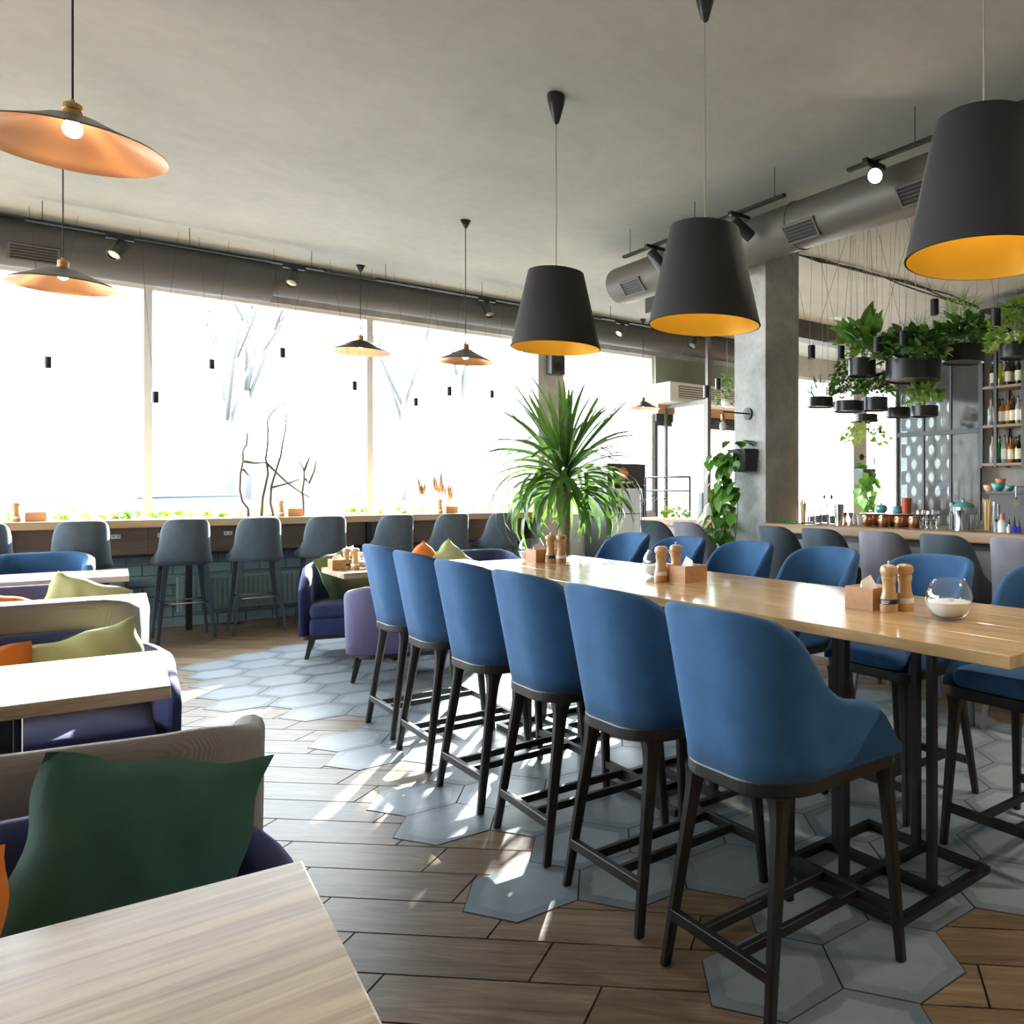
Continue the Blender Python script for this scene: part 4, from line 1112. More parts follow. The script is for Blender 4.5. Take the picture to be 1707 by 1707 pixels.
# yucca palm
yp = at_D(938, 925, 7.0)
pal = thing('yucca_palm', 'tall yucca palm with arching strap leaves beyond the end of the long table', 'plant', (yp.x, yp.y, 0))
MB().lathe([(.001, 0.002), (.17, .002), (.21, .40), (.20, .41), (.185, .40), (.001, .36)], 32).build('pot', 'black_satin', pal, auto=40)
MB().lathe([(.185, .375), (.001, .38)], 24).build('soil', 'soil', pal)
ct = Vector((.02, .0, 1.56))
tr = [(0, .03, .36), (.015, .01, .7), (.012, .0, 1.0), (.02, .0, 1.3), (.02, 0, 1.60)]
MB().tube(tr, [.068, .058, .052, .050, .045], 14).build('trunk', 'trunk', pal, smooth=True)
yl = [lm('leaf', leaf_strip(.78, .062, dr), 'yucca_leaf') for dr in (.2, .7, 1.4, 2.2, 2.7)]
rd = random.Random(3)
for k in range(150):
    f = k / 149                        # 0 = lowest skirt, 1 = top
    az = k * 2.39996 + rd.uniform(-.2, .2)
    el = 6 + 66 * f ** 1.9 + rd.uniform(-9, 9)
    L = rd.uniform(.85, 1.12) * (1.05 if f < .6 else 1.1)
    m = yl[4 if el < 20 else 3 if el < 32 else 2 if el < 40 else rd.choice((1, 2)) if el < 48 else rd.choice((0, 1))]; el = R(el)
    o = link('leaf', m, pal)
    o.location = ct + Vector((.03 * cos(az), .03 * sin(az), -.20 + .28 * f))
    o.rotation_euler = (Matrix.Rotation(az, 4, 'Z') @ Matrix.Rotation(-el, 4, 'Y') @ Matrix.Rotation(rd.uniform(-.5, .5), 4, 'X')).to_euler()
    o.scale = (L, rd.uniform(.8, 1.1), L)
pot_shadow = None
# second leafy shrub half hidden behind the palm
def cluster(mb, c, n, R3, size, data, rd, up=.4, flat=1.0):
    vs0, fs0 = data
    for k in range(n):
        th = rd.uniform(0, 2 * pi); ph = math.acos(rd.uniform(-.3, 1)); rr = rd.uniform(.35, 1) ** .6
        d = Vector((sin(ph) * cos(th) * R3[0], sin(ph) * sin(th) * R3[1], cos(ph) * R3[2])) * rr
        s_ = size * rd.uniform(.6, 1.25)
        M = Matrix.Translation(Vector(c) + d) @ Matrix.Rotation(th + rd.uniform(-.7, .7), 4, 'Z') @ Matrix.Rotation(rd.uniform(-up - .6, .9 - up), 4, 'Y') @ Matrix.Rotation(rd.uniform(-.8, .8), 4, 'X') @ Matrix.Diagonal((s_, s_, s_, 1))
        mb.add(vs0, fs0, M)
# trailing pothos in a wall planter on the column
def wall_plant(lab, face, z, sc=1.0, n=126, seed=5):
    s = thing('trailing_plant', lab, 'plant', (face[0], face[1], z), group='trailing plants in wall planters')
    h = .20 * sc; w = .24 * sc
    MB().rings([[(-.005, -w * .42, -h / 2), (-.005, w * .42, -h / 2), (-.13 * sc, w * .42, -h / 2), (-.13 * sc, -w * .42, -h / 2)], [(-.002, -w / 2, h / 2), (-.002, w / 2, h / 2), (-.17 * sc, w / 2, h / 2), (-.17 * sc, -w / 2, h / 2)]]).build('planter', 'slate_board', s, bevel=.006)
    lf = lm('leaf', broad_leaf(.115 * sc, .095 * sc, .25), 'pothos_leaf')
    rd = random.Random(seed); vines = MB()
    for v in range(9):
        y0 = rd.uniform(-.08, .24) * sc; ln = rd.uniform(.55, 1.15) * sc
        pts = [Vector((-.12 * sc, y0, h / 2))]; x = -.20 * sc; y = y0
        m = 9
        for i in range(1, m + 1):
            y += rd.uniform(-.03, .045) * sc; pts.append(Vector((x + rd.uniform(-.035, .02), y, h / 2 + .03 - ln * i / m)))
        vines.tube(pts, .0035, 5)
        for i in range(n // 9):
            p_ = pts[min(m, 1 + int(rd.uniform(0, m)))]
            o = link('leaf', lf, s); o.location = p_ + Vector((rd.uniform(-.05, .02), rd.uniform(-.05, .05), rd.uniform(-.03, .03))) * sc
            o.rotation_euler = (Matrix.Rotation(rd.uniform(pi / 2 + .2, 3 * pi / 2 - .2) + pi * 0, 4, 'Z') @ Matrix.Rotation(rd.uniform(.5, 1.3), 4, 'Y') @ Matrix.Rotation(rd.uniform(-.5, .5), 4, 'X')).to_euler()
            k_ = rd.uniform(.75, 1.25); o.scale = (k_, k_, k_)
    for i in range(12):
        o = link('leaf', lf, s); o.location = Vector((-.10 + rd.uniform(-.08, .06), rd.uniform(-.10, .12), h / 2 + rd.uniform(.0, .09))) * 1.0
        o.rotation_euler = (Matrix.Rotation(rd.uniform(0, 2 * pi), 4, 'Z') @ Matrix.Rotation(rd.uniform(-.6, .6), 4, 'Y')).to_euler()
    vines.build('vines', 'pothos_leaf', s, smooth=True)
    return s
cp = at_X(1250, 768, 4.75)
wall_plant('glossy green pothos trailing from a dark planter on the concrete column', (4.75, cp.y), cp.z)
q = at_Y(1436, 795, 9.55)
fp = wall_plant('leafy plant trailing down the far pilaster beyond the bar', (q.x, 9.60), q.z, 1.5, 84, 11)
fp.rotation_euler = (0, 0, R(90))
# hanging planters above the bar
def planter(u, v, wpx, hpx, d, lab, plants, wires=3):
    p = at_D(u, v, d); k_ = d / FPX; r = wpx * k_ / 2; h = hpx * k_
    s = thing('hanging_planter', lab, 'planter', p, group='black ring planters hanging above the bar')
    MB().lathe([(.001, -h / 2 + .015), (r * .96, -h / 2 + .015), (r, -h / 2), (r, h / 2), (r * .97, h / 2), (r * .95, h / 2 - .02)], 36).build('pot', 'black_satin', s, auto=40)
    MB().lathe([(r * .95, h / 2 - .025), (.001, h / 2 - .02)], 28).build('soil', 'soil', s)
    top = CEIL - p.z
    for i in range(wires):
        a = 2 * pi * i / wires + .5
        MB().tube([(r * .93 * cos(a), r * .93 * sin(a), h / 2 - .01), (r * .6 * cos(a), r * .6 * sin(a), top)], .0018, 5).build('wire', 'cable_grey', s)
    for j, (nm, mat, c, n, R3, size, data, up) in enumerate(plants):
        mb = MB(); cluster(mb, (c[0] * r, c[1] * r, h / 2 + c[2]), int(n * 1.8), tuple(q * 1.06 for q in R3), size * .92, data, random.Random(u * 7 + j), up)
        o = mb.build(nm, mat, s, smooth=True); o['kind'] = 'stuff'
    return s
BL, BL2, NR, FR = broad_leaf(1, .75, .2), broad_leaf(1, .55, .25), leaf_strip(1, .10, .8, 4), leaf_strip(1, .055, 1.2, 4)
planter(1605, 591, 68, 28, 7.0, 'black ring planter with a tall fern and broad leaves beside the bottle shelf', [('fern', 'fern_leaf', (0, 0, .14), 170, (.16, .16, .30), .16, FR, .9), ('foliage', 'pothos_leaf', (0, 0, .06), 150, (.26, .26, .20), .10, BL, .4)])
planter(1522, 619, 92, 32, 6.8, 'wide black ring planter with broad leaves and asparagus fern', [('foliage', 'dark_leaf', (-.2, 0, .06), 200, (.28, .28, .20), .11, BL, .4), ('fern', 'fern_leaf', (.4, 0, .16), 190, (.20, .20, .24), .11, FR, .8)])
planter(1437, 613, 46, 28, 7.0, 'dark pot with a large leaved plant hanging near the ring planters', [('foliage', 'pothos_leaf', (0, 0, .13), 28, (.17, .17, .22), .22, BL2, .9), ('undergrowth', 'fern_leaf', (.6, 0, .04), 90, (.2, .2, .16), .07, BL, .3)])
planter(1367, 671, 44, 16, 7.6, 'small black ring planter with a spiky agave beside the column', [('agave', 'dark_leaf', (0, 0, .02), 34, (.10, .10, .10), .16, NR, .9)])
planter(1414, 678, 50, 17, 7.4, 'black ring planter with climbing ivy', [('ivy', 'dark_leaf', (0, 0, .14), 230, (.17, .17, .26), .055, BL, .1)])
planter(1459, 674, 42, 22, 7.2, 'black ring planter with a small leaved bush', [('foliage', 'pothos_leaf', (0, 0, .08), 150, (.17, .17, .15), .055, BL, .3)])
planter(1443, 697, 40, 12, 7.9, 'low black ring planter with yellow green trailing vines', [('vines', 'lime_leaf', (0, 0, -.22), 60, (.22, .22, .20), .06, BL, -.4)])
planter(1497, 688, 42, 16, 7.5, 'black ring planter with upright cactus like shoots', [('shoots', 'dark_leaf', (0, 0, .05), 50, (.06, .06, .22), .09, NR, 1.1)])
planter(1541, 686, 46, 17, 7.0, 'black ring planter with bright green leaves below the wide planter', [('foliage', 'fern_leaf', (0, 0, .07), 60, (.14, .14, .16), .10, BL2, .7)])
planter(1694, 585, 56, 24, 6.2, 'black planter with bright lime foliage in front of the bottle shelf', [('foliage', 'lime_leaf', (-.2, 0, .04), 260, (.20, .20, .30), .06, BL, .3)])
# green plants along the window ledge
rdw = random.Random(21)
for i, u in enumerate((35, 75, 120, 172, 205, 255, 275, 325, 355, 385, 425, 600, 650, 690, 800, 850)):
    a = at_Y(u, 855, 9.93); n = rdw.randint(10, 26)
    mb = MB(); cluster(mb, (0, 0, .02), n, (.13, .05, rdw.uniform(.03, .08)), .07, BL, rdw, .3)
    o = mb.build('ledge_plant', 'lime_leaf', smooth=True, loc=(a.x, 9.93, CT))
    tag(o, 'low bright green plant growing along the window ledge', 'plant', 'plants along the window ledge')
# bare branches
def branch(lab, px, seed):
    rd = random.Random(seed); mb = MB()
    for pts in px:
        P_ = [at_Y(u, v, 9.86 + .02 * (i % 2)) for i, (u, v) in enumerate(pts)]
        mb.tube(P_, [.013 - .0075 * i / (len(P_) - 1) for i in range(len(P_))], 6)
    o = mb.build('bare_branch', 'twig', smooth=True)
    return tag(o, lab, 'branch', 'bare branches on the window counter')
branch('bare dark branch bowed to one side with a side shoot', [[(414, 861), (414, 848), (404, 835), (400, 817), (401, 790), (405, 770), (405, 750), (411, 742), (413, 722)], [(405, 782), (414, 792)]], 1)
branch('tall bare branch crossing the window with a hooked tip', [[(436, 861), (438, 830), (442, 812), (447, 790), (445, 775), (443, 765), (446, 742), (447, 715), (445, 703), (452, 690), (462, 680), (478, 671)], [(442, 770), (458, 785), (479, 805), (500, 820), (516, 829)], [(405, 769), (425, 772), (443, 771)]], 2)
branch('tall slender bare branch leaning to the pilaster side', [[(456, 861), (451, 838), (452, 812), (457, 795), (460, 785), (468, 760), (471, 740), (473, 731), (477, 712), (476, 705), (478, 690)], [(452, 813), (480, 806), (499, 799)]], 3)
branch('short forked bare branch beside the napkin box', [[(505, 861), (506, 840), (504, 820), (507, 800), (507, 785), (500, 770)], [(507, 785), (512, 772), (516, 762)], [(509, 798), (515, 806), (524, 785), (527, 768)]], 4)
# dried grasses in a glass vase
for i, (u, v, hh) in enumerate(((703, 800, .34), (731, 790, .40), (748, 805, .30))):
    a = at_Y(u, 860, 9.78)
    s = thing('dried_grass_vase', ('dried brown grass plume in a slim glass vase', 'tall dried grass bundle in a glass vase behind the mill', 'small dried grass sprig in a glass vase')[i], 'vase', (a.x, 9.78, CT), group='dried grasses on the window counter')
    MB().lathe([(.001, .002), (.030, .002), (.034, .05), (.022, .12), (.026, .135), (.024, .135), (.020, .12)], 20).build('vase', 'thin_glass', s, smooth=True)
    st = MB(); mb = MB(); rd = random.Random(i)
    for k in range(7):
        x1, y1 = rd.uniform(-.06, .06), rd.uniform(-.04, .04); top_ = hh * rd.uniform(.85, 1.3)
        st.tube([(0, 0, .02), (x1 * .4, y1 * .4, top_ * .5), (x1, y1, top_)], .002, 5)
        mb.tube([(x1 * .5, y1 * .5, top_ * .62), (x1 * .8, y1 * .8, top_ * .8), (x1, y1, top_ * 1.02)], [.006, .019, .003], 7)
    st.build('stems', 'pampas', s); mb.build('plumes', 'pampas', s, smooth=True)
# ---------------------------------------------------------------- back bar shelf and bottles
SX = 8.72
yL = at_X(1637, 700, SX).y; yM = at_X(1660, 700, SX).y; yR = at_X(1706, 700, SX).y
zs = [at_X(1637, v, SX).z for v in (777, 714, 650, 587)]
sh = thing('bottle_shelf', 'tall metal framed wooden shelf of bottles on the wall behind the bar', 'shelf', (SX, yL, 0))
Y2 = -1.6
for y in (0, yM - yL, yR - yL, yR - yL - .55, Y2):
    MB().box(-.02, .02, y - .02, y + .02, zs[0] - .02, 3.62).build('post', 'black_metal', sh)
    MB().box(.27, .31, y - .02, y + .02, zs[0] - .02, 3.62).build('post', 'black_metal', sh)
for i, z in enumerate(zs):
    MB().box(-.018, .308, Y2 + .021, -.021, z, z + .032).build('shelf_board', 'shelf_wood', sh)
MB().box(-.02, .31, Y2 - .02, .02, 3.62, 3.65).build('top_rail', 'black_metal', sh)
def make_bottle(nm, mat, h, r, neck, label=True, cap='black_metal', labmat='bottle_label'):
    s = thing('bottle', nm, 'bottle', group='bottles on the bar shelf')
    lath('glass', [(.001, 0), (r * .95, .0), (r, .006), (r, h * .58), (r * .92, h * .64), (neck, h * .76), (neck, h * .93), (neck * 1.15, h * .94)], mat, s, 18)
    if label: lath('label', [(r + .0008, h * .14), (r + .0012, h * .15), (r + .0012, h * .50), (r + .0008, h * .51)], labmat, s, 18)
    lath('cap', [(neck * 1.2, h * .92), (neck * 1.2, h), (.001, h)], cap, s, 12)
    return s
KB = [make_bottle('amber spirit bottle with a pale label on the bar shelf', 'amber_bottle', .33, .040, .013),
      make_bottle('green glass bottle on the bar shelf', 'green_bottle', .34, .037, .012, False),
      make_bottle('dark spirit bottle with a cream label on the bar shelf', 'dark_bottle', .34, .044, .015),
      make_bottle('clear spirit bottle with a red cap on the bar shelf', 'clear_bottle', .35, .036, .012, True, 'bottle_red', 'paper'),
      make_bottle('clear bottle with orange cap on the bar shelf', 'clear_bottle', .34, .038, .013, False, 'orange_sign'),
      make_bottle('yellow green bottle on the bar shelf', 'yellow_bottle', .31, .036, .013, False)]
seen = set()
def bottle(k, loc, lv):
    lab = KB[k]['label'].split(' on the ')[0] + ' on the ' + lv + ' bar shelf'
    if k not in seen: seen.add(k); KB[k].location = loc; KB[k]['label'] = lab
    else: dup(KB[k], loc, None, lab)
LV = ('lowest', 'second lowest', 'second highest', 'highest')
rows = [[4, 1, 3, 0, 2, 0, 1, 3], [4, 0, 0, 0, 2, 3, 0, 2, 0], [2, 5, 2, 2, 3, 2, 5], [2, 2, 3, 2, 0]]
us = [[1655, 1666, 1674, 1685, 1698, 1710, 1722, 1735], [1652, 1664, 1671, 1681, 1689, 1697, 1706, 1718, 1730], [1656, 1668, 1681, 1698, 1711, 1724, 1737], [1657, 1680, 1694, 1712, 1728]]
for z, ks, uu, lv in zip(zs, rows, us, LV):
    for k, u in zip(ks, uu): bottle(k, (SX + .10, at_X(u, 700, SX + .10).y, z + .032), 'front of the ' + lv)
for z, ks, uu, lv in zip(zs, ([0, 3, 0], [2, 0, 5], [3, 2], [0, 3]), ([1662, 1680, 1694], [1667, 1685, 1702], [1675, 1690], [1670, 1688]), LV):
    for k, u in zip(ks, uu): bottle(k, (SX + .215, at_X(u, 700, SX + .215).y, z + .032), 'back of the ' + lv)
# back counter with ceramics
bc = thing('back_cabinet', 'dark grey cabinet below the bottle shelf with ceramics on top', 'cabinet', (8.70, 4.4, 0))
z1 = at_X(1650, 819, 8.40).z
MB().box(-.30, .33, -1.6, .66, .0, z1 - .03).build('body', 'slate_board', bc, bevel=.004)
MB().box(-.33, .335, -1.65, .70, z1 - .03, z1).build('top', 'black_metal', bc)
for i, y in enumerate((.33, -.25, -.85)): 
    d_ = MB().box(-.316, -.301, y - .27, y + .27, .08, z1 - .06).build('door', 'slate_board', bc)
    MB().tube([(-.325, y + .20, z1 - .3), (-.325, y + .20, z1 - .15)], .006, 8).build('handle', 'steel', d_)
bowlp = [(.001, .0), (.035, .0), (.07, .03), (.085, .075), (.080, .075), (.06, .03), (.001, .012)]
for i, (u, mat, sc, dz, lab) in enumerate(((1648, 'peach_ceramic', .8, 0, 'peach ceramic bowl on the back cabinet'), (1664, 'aqua_ceramic', 1.0, 0, 'aqua ceramic bowl on the back cabinet'), (1668, 'orange_sign', .75, .078, 'orange bowl stacked on the aqua bowl on the back cabinet'), (1683, 'aqua_ceramic', .7, 0, 'small aqua cup at the end of the back cabinet'))):
    p = at_X(u, 815, 8.62)
    o = MB().lathe([(r * sc, z * sc * 1.3) for r, z in bowlp], 24).build('ceramic_bowl', mat, smooth=True, loc=(8.62, p.y, z1 + dz)); tag(o, lab, 'bowl', 'ceramics behind the bar')
# ---------------------------------------------------------------- things on the bar
BZ = 1.12
def bx_(u, X): return at_X(u, 850, X).y
def tumbler(h, r0, r1): return [(.001, .0), (r0, .0), (r1, h), (r1 - .003, h), (r0 - .003, .006), (.001, .006)]
def simple(name, u, X, prof, mat, lab, cat, n=20, grp=None):
    o = MB().lathe(prof, n).build(name, mat, loc=(X, bx_(u, X), BZ), auto=40)
    return tag(o, lab, cat, grp)
def straw_jar(u, X, h, r, lab, n=16):
    s = thing('straw_jar', lab, 'jar', (X, bx_(u, X), BZ))
    lath('glass', tumbler(h, r * .9, r), 'thin_glass', s, 20)
    rd = random.Random(u)
    for k in range(n):
        a = rd.uniform(0, 6.28); q = r * .6 * rd.random() ** .5
        MB().tube([(q * cos(a) * .7, q * sin(a) * .7, .008), (q * cos(a) * 1.3, q * sin(a) * 1.3, h * rd.uniform(.85, 1.12))], .004, 6).build('straw', 'straw', s)
straw_jar(1339, 4.78, .19, .034, 'glass of paper straws beside the concrete column')
straw_jar(1647, 4.78, .20, .042, 'tall square cut jar full of paper straws on the bar', 20)
for i, (u, X, h, r) in enumerate(((1352, 4.95, .12, .035), (1362, 4.84, .15, .038), (1374, 4.95, .16, .040), (1386, 4.84, .15, .038))):
    s = thing('mixing_glass', 'clear mixing glass on the bar, %s from the column' % ORD[i], 'glass', (X, bx_(u, X), BZ), group='mixing glasses on the bar')
    lath('glass', tumbler(h, r * .85, r), 'real_glass', s, 20)
    lath('contents', [(.001, .008), (r * .75, .008), (r * .8, h * .45), (.001, h * .45)], 'steel', s, 16)
    if i in (2, 3):
        sp = thing('bar_spoon', ('black tipped bar spoon standing in a mixing glass', 'black tipped bar spoon beside the steel shaker')[i - 2], 'spoon', (X, bx_(u, X), BZ + .01))
        MB().tube([(0, 0, 0), (.012, .01, .20)], .0025, 6).build('handle', 'steel', sp)
        MB().lathe([(.001, -.022), (.009, -.012), (.010, .006), (.001, .02)], 12, Matrix.Translation((.0125, .0105, .215))).build('tip', 'black_metal', sp, smooth=True)
simple('shaker', 1399, 4.80, [(.001, 0), (.026, 0), (.036, .165), (.033, .165), (.024, .005), (.001, .005)], 'steel', 'steel cocktail shaker tin on the bar', 'shaker')
jig = [(.001, 0), (.022, .0), (.007, .048), (.021, .100), (.019, .100), (.005, .050), (.001, .05)]
simple('jigger', 1408, 4.78, jig, 'copper_metal', 'copper red jigger beside the shaker tin', 'jigger')
simple('jigger', 1418, 4.78, jig, 'steel', 'steel jigger beside the copper red jigger', 'jigger')
for i, (u, X) in enumerate(((1426, 5.0), (1435, 4.9))): simple('white_cup', u, X, tumbler(.085, .028, .036), 'white_plastic', ('white cup behind the jiggers', 'white cup beside the copper mugs')[i], 'cup')
mug = [(.001, 0), (.033, 0), (.041, .02), (.042, .065), (.038, .085), (.036, .085), (.039, .06), (.03, .006), (.001, .006)]
for i, (u, X) in enumerate(((1446, 4.82), (1459, 4.95), (1473, 4.82), (1486, 4.95), (1500, 4.82), (1512, 4.95), (1524, 4.82))):
    s = thing('copper_mug', 'hammered copper mug on the bar, %s from the jiggers' % ORD[i], 'mug', (X, bx_(u, X), BZ), group='copper mugs on the bar')
    lath('cup', mug, 'copper_metal', s, 20)
    MB().tube([(-.04, 0, .07), (-.062, 0, .06), (-.062, 0, .03), (-.041, 0, .02)], .004, 6).build('handle', 'brass', s, smooth=True)
tr_ = MB().lathe([(.001, .088), (.15, .088), (.155, .096), (.15, .099), (.001, .095)], 32).build('serving_tray', 'copper_metal', loc=(4.90, bx_(1466, 4.9), BZ)); tag(tr_, 'round copper tray resting on the copper mugs', 'tray')
tr2 = dup(tr_, (4.90, bx_(1502, 4.9), BZ), 0, 'second round copper tray carrying the red cup')
s = thing('teapot', 'round aqua teapot on the copper tray', 'teapot', (4.90, bx_(1469, 4.9), BZ + .1))
lath('body', [(.001, 0), (.03, 0), (.048, .025), (.046, .05), (.028, .066), (.001, .068)], 'aqua_ceramic', s)
lath('lid_knob', [(.008, .066), (.010, .076), (.001, .08)], 'aqua_ceramic', s, 12)
MB().tube([(0, .04, .03), (0, .07, .05), (0, .08, .06)], [.009, .007, .005], 8).build('spout', 'aqua_ceramic', s, smooth=True)
for i in range(3):
    o = MB().lathe([(.001, 0), (.03, 0), (.045, .02), (.042, .02), (.001, .006)], 20).build('aqua_bowl', 'aqua_ceramic', smooth=True, loc=(4.88, bx_(1496, 4.88), BZ + .1 + i * .018)); tag(o, ('lowest', 'middle', 'topmost')[i] + ' aqua bowl of the stack beside the red cup', 'bowl', 'aqua bowls')
o = MB().lathe([(.001, 0), (.034, 0), (.042, .12), (.039, .12), (.031, .006), (.001, .006)], 24).build('red_cup', 'red_ceramic', loc=(4.90, bx_(1511, 4.9), BZ + .1), auto=40); tag(o, 'tall coral red cup on the copper tray', 'cup')
gob = [(.001, 0), (.028, .001), (.005, .008), (.004, .05), (.022, .07), (.030, .10), (.025, .13), (.023, .13), (.027, .10), (.001, .066)]
for i, u in enumerate((1534, 1543, 1551, 1560)): simple('goblet', u, 4.82 + .1 * (i % 2), gob, 'real_glass', 'small stemmed glass on the bar, %s from the red cup' % ORD[i], 'glass', grp='goblets on the bar')
simple('grinder', 1590, 4.86, [(.001, 0), (.030, 0), (.030, .12), (.022, .125), (.022, .16), (.028, .165), (.026, .19), (.001, .195)], 'black_satin', 'black bottle like grinder left of the ice bucket', 'grinder')
s = thing('ice_bucket', 'steel ice bucket with a pale aqua domed lid on the bar', 'bucket', (4.86, bx_(1606, 4.86), BZ))
lath('bucket', [(.001, 0), (.065, 0), (.072, .16), (.069, .16), (.06, .006), (.001, .006)], 'steel', s)
lath('lid', [(.08, .16), (.082, .166), (.06, .185), (.02, .198), (.001, .2)], 'aqua_ceramic', s)
lath('knob', [(.008, .198), (.012, .212), (.001, .22)], 'steel', s, 12)
simple('jigger', 1601, 4.74, [(.001, 0), (.030, .0), (.012, .075), (.030, .14), (.028, .14), (.01, .078), (.001, .078)], 'steel', 'large steel double jigger in front of the ice bucket', 'jigger')
for i, (u, h, r, mt) in enumerate(((1625, .11, .030, 'real_glass'), (1634, .07, .016, 'real_glass'))): simple('small_jar', u, 4.78, tumbler(h, r, r), mt, ('clear glass jar right of the ice bucket', 'narrow glass beside the jar of straws')[i], 'jar')
s = thing('squeeze_bottle', 'white squeeze bottle with an orange cap on the bar', 'bottle', (4.74, bx_(1671, 4.74), BZ))
lath('body', [(.001, 0), (.030, 0), (.032, .06), (.022, .078), (.014, .085)], 'white_plastic', s); lath('cap', [(.017, .085), (.017, .108), (.012, .125), (.001, .128)], 'orange_sign', s, 16)
s = thing('salt_bottle', 'small dark topped bottle beside the jar of straws', 'bottle', (4.76, bx_(1660, 4.76), BZ))
lath('glass', [(.001, 0), (.014, 0), (.014, .05), (.006, .06), (.006, .07)], 'clear_bottle', s, 14); lath('stopper', [(.009, .068), (.009, .085), (.001, .086)], 'dark_wood', s, 12)
for i, (u, mt, h) in enumerate(((1682, 'white_plastic', .07), (1691, 'blue_bottle', .085), (1699, 'blue_bottle', .07))):
    s = thing('bitters_bottle', ('tiny white bitters bottle on the bar', 'tiny blue bitters bottle with pipette on the bar', 'small round blue bottle at the end of the bar clutter')[i], 'bottle', (4.72, bx_(u, 4.72), BZ))
    lath('glass', [(.001, 0), (.015, 0), (.016, h * .5), (.006, h * .65), (.006, h * .8)], mt, s, 14); lath('dropper', [(.008, h * .8), (.005, h), (.002, h * 1.3), (.001, h * 1.3)], 'cable_dark', s, 10)
mt_ = MB().box(-.09, .09, -.16, .16, 0, .008).build('bar_mat', 'green_bottle', loc=(4.80, bx_(1322, 4.8), BZ + .001), bevel=.003); tag(mt_, 'dark green rubber bar mat beside the column', 'mat')
s = thing('whisk', 'green handled whisk hanging behind the bar', 'whisk', (8.30, at_X(1694, 830, 8.3).y, 1.20)); 
MB().tube([(0, 0, .12), (0, 0, .24)], .008, 8).build('handle', 'steel', s)
for k in range(4):
    a = k * pi / 4; MB().tube([(0, 0, .12), (.035 * cos(a), .035 * sin(a), .05), (0, 0, .0), (-.035 * cos(a), -.035 * sin(a), .05), (0, 0, .12)], .002, 5).build('wire', 'yellow_bottle', s, smooth=True)
MB().tube([(0, 0, .24), (.39, 0, .24)], .004, 6).build('hook', 'steel', s)
# white kettle on the side counter
s = thing('white_kettle', 'rounded white kettle on the short side counter', 'kettle', (5.0, at_X(1182, 850, 5.0).y + .0, 1.12))
lath('body', [(.001, 0), (.055, 0), (.062, .02), (.055, .09), (.035, .13), (.001, .135)], 'white_plastic', s)
lath('lid', [(.02, .133), (.012, .15), (.001, .155)], 'white_plastic', s, 14)
MB().tube([(.03, 0, .12), (.09, 0, .11), (.09, 0, .05), (.058, 0, .03)], .007, 8).build('handle', 'white_plastic', s, smooth=True)
mb = MB(); cluster(mb, (0, 0, .02), 70, (.15, .12, .09), .06, BL, random.Random(9), .4)
a = Vector((4.95, 6.66, 0)); o = mb.build('counter_herbs', 'lime_leaf', smooth=True, loc=(4.95, a.y, 1.12)); tag(o, 'bushy green herbs at the end of the side counter', 'plant')
# ---------------------------------------------------------------- sconces
def sconce(lab, face, z, ax):
    s = thing('wall_sconce', lab, 'sconce', (face[0], face[1], z), ax, group='black wall sconces')
    MB().lathe([(.001, .0), (.055, .0), (.055, .018), (.001, .022)], 28, Matrix.Rotation(-pi / 2, 4, 'Y')).build('wall_plate', 'black_metal', s, auto=40)
    MB().tube([(-.02, 0, 0), (-.30, 0, 0), (-.30, 0, -.03)], .007, 8).build('arm', 'black_metal', s, smooth=True)
    MB().lathe([(.014, -.02), (.018, -.03), (.018, -.075), (.014, -.08)], 16, Matrix.Translation((-.30, 0, 0))).build('socket', 'copper_metal', s, smooth=True)
    for k in range(4):
        a = k * pi / 2; MB().tube([(-.30, 0, -.085), (-.30 + .05 * cos(a), .05 * sin(a), -.09), (-.30 + .065 * cos(a), .065 * sin(a), -.125)], .006, 6).build('claw', 'black_metal', s, smooth=True)
    MB().lathe([(.012, -.08), (.03, -.11), (.032, -.14), (.018, -.165), (.001, -.17)], 16, Matrix.Translation((-.30, 0, 0))).build('bulb', 'white_plastic', s, smooth=True)
p = at_X(1248, 690, 4.75); sconce('black wall sconce with a copper socket on the concrete column', (4.749, p.y), p.z, 0)
p = at_Y(1436, 762, 9.6); sconce('black wall sconce on the far pilaster beyond the bar', (p.x, 9.599), p.z, R(90))
# ---------------------------------------------------------------- glass door fridge
f = thing('display_fridge', 'tall black drinks fridge with a lit glass door and round orange emblem', 'fridge', (5.83, 9.38, 0))
FH = at_Y(1045, 773, 9.38).z
MB().box(0, .62, .03, .60, .02, FH).build('body', 'slate_board', f)
MB().box(0, .62, 0, .03, FH - .30, FH).build('header', 'slate_board', f)
d_ = MB().box(.0, .035, -.02, .028, .12, FH - .305).box(.585, .62, -.02, .028, .12, FH - .305).box(.035, .585, -.02, .028, .12, .16).box(.035, .585, -.02, .028, FH - .345, FH - .305).build('door', 'black_metal', f)
MB().box(.036, .584, -.004, .004, .161, FH - .346).build('glass', 'thin_glass', d_)
MB().box(.50, .53, -.05, -.021, .45, FH - .42).build('handle', 'steel', d_, bevel=.01)
MB().box(.03, .59, .028, .029, .14, FH - .32).build('lit_interior', 'shelf_glow', f)
MB().lathe([(.001, 0), (.085, 0), (.085, .004), (.001, .004)], 32, Matrix.Translation((.24, -.0005, FH - .14)) @ Matrix.Rotation(pi / 2, 4, 'X')).build('emblem', 'orange_sign', f)
MB().lathe([(.058, .0045), (.058, .007), (.066, .007), (.066, .0045)], 32, Matrix.Translation((.24, -.0005, FH - .14)) @ Matrix.Rotation(pi / 2, 4, 'X')).build('emblem_ring', 'slate_board', f)
tx = MB(); rd = random.Random(2)
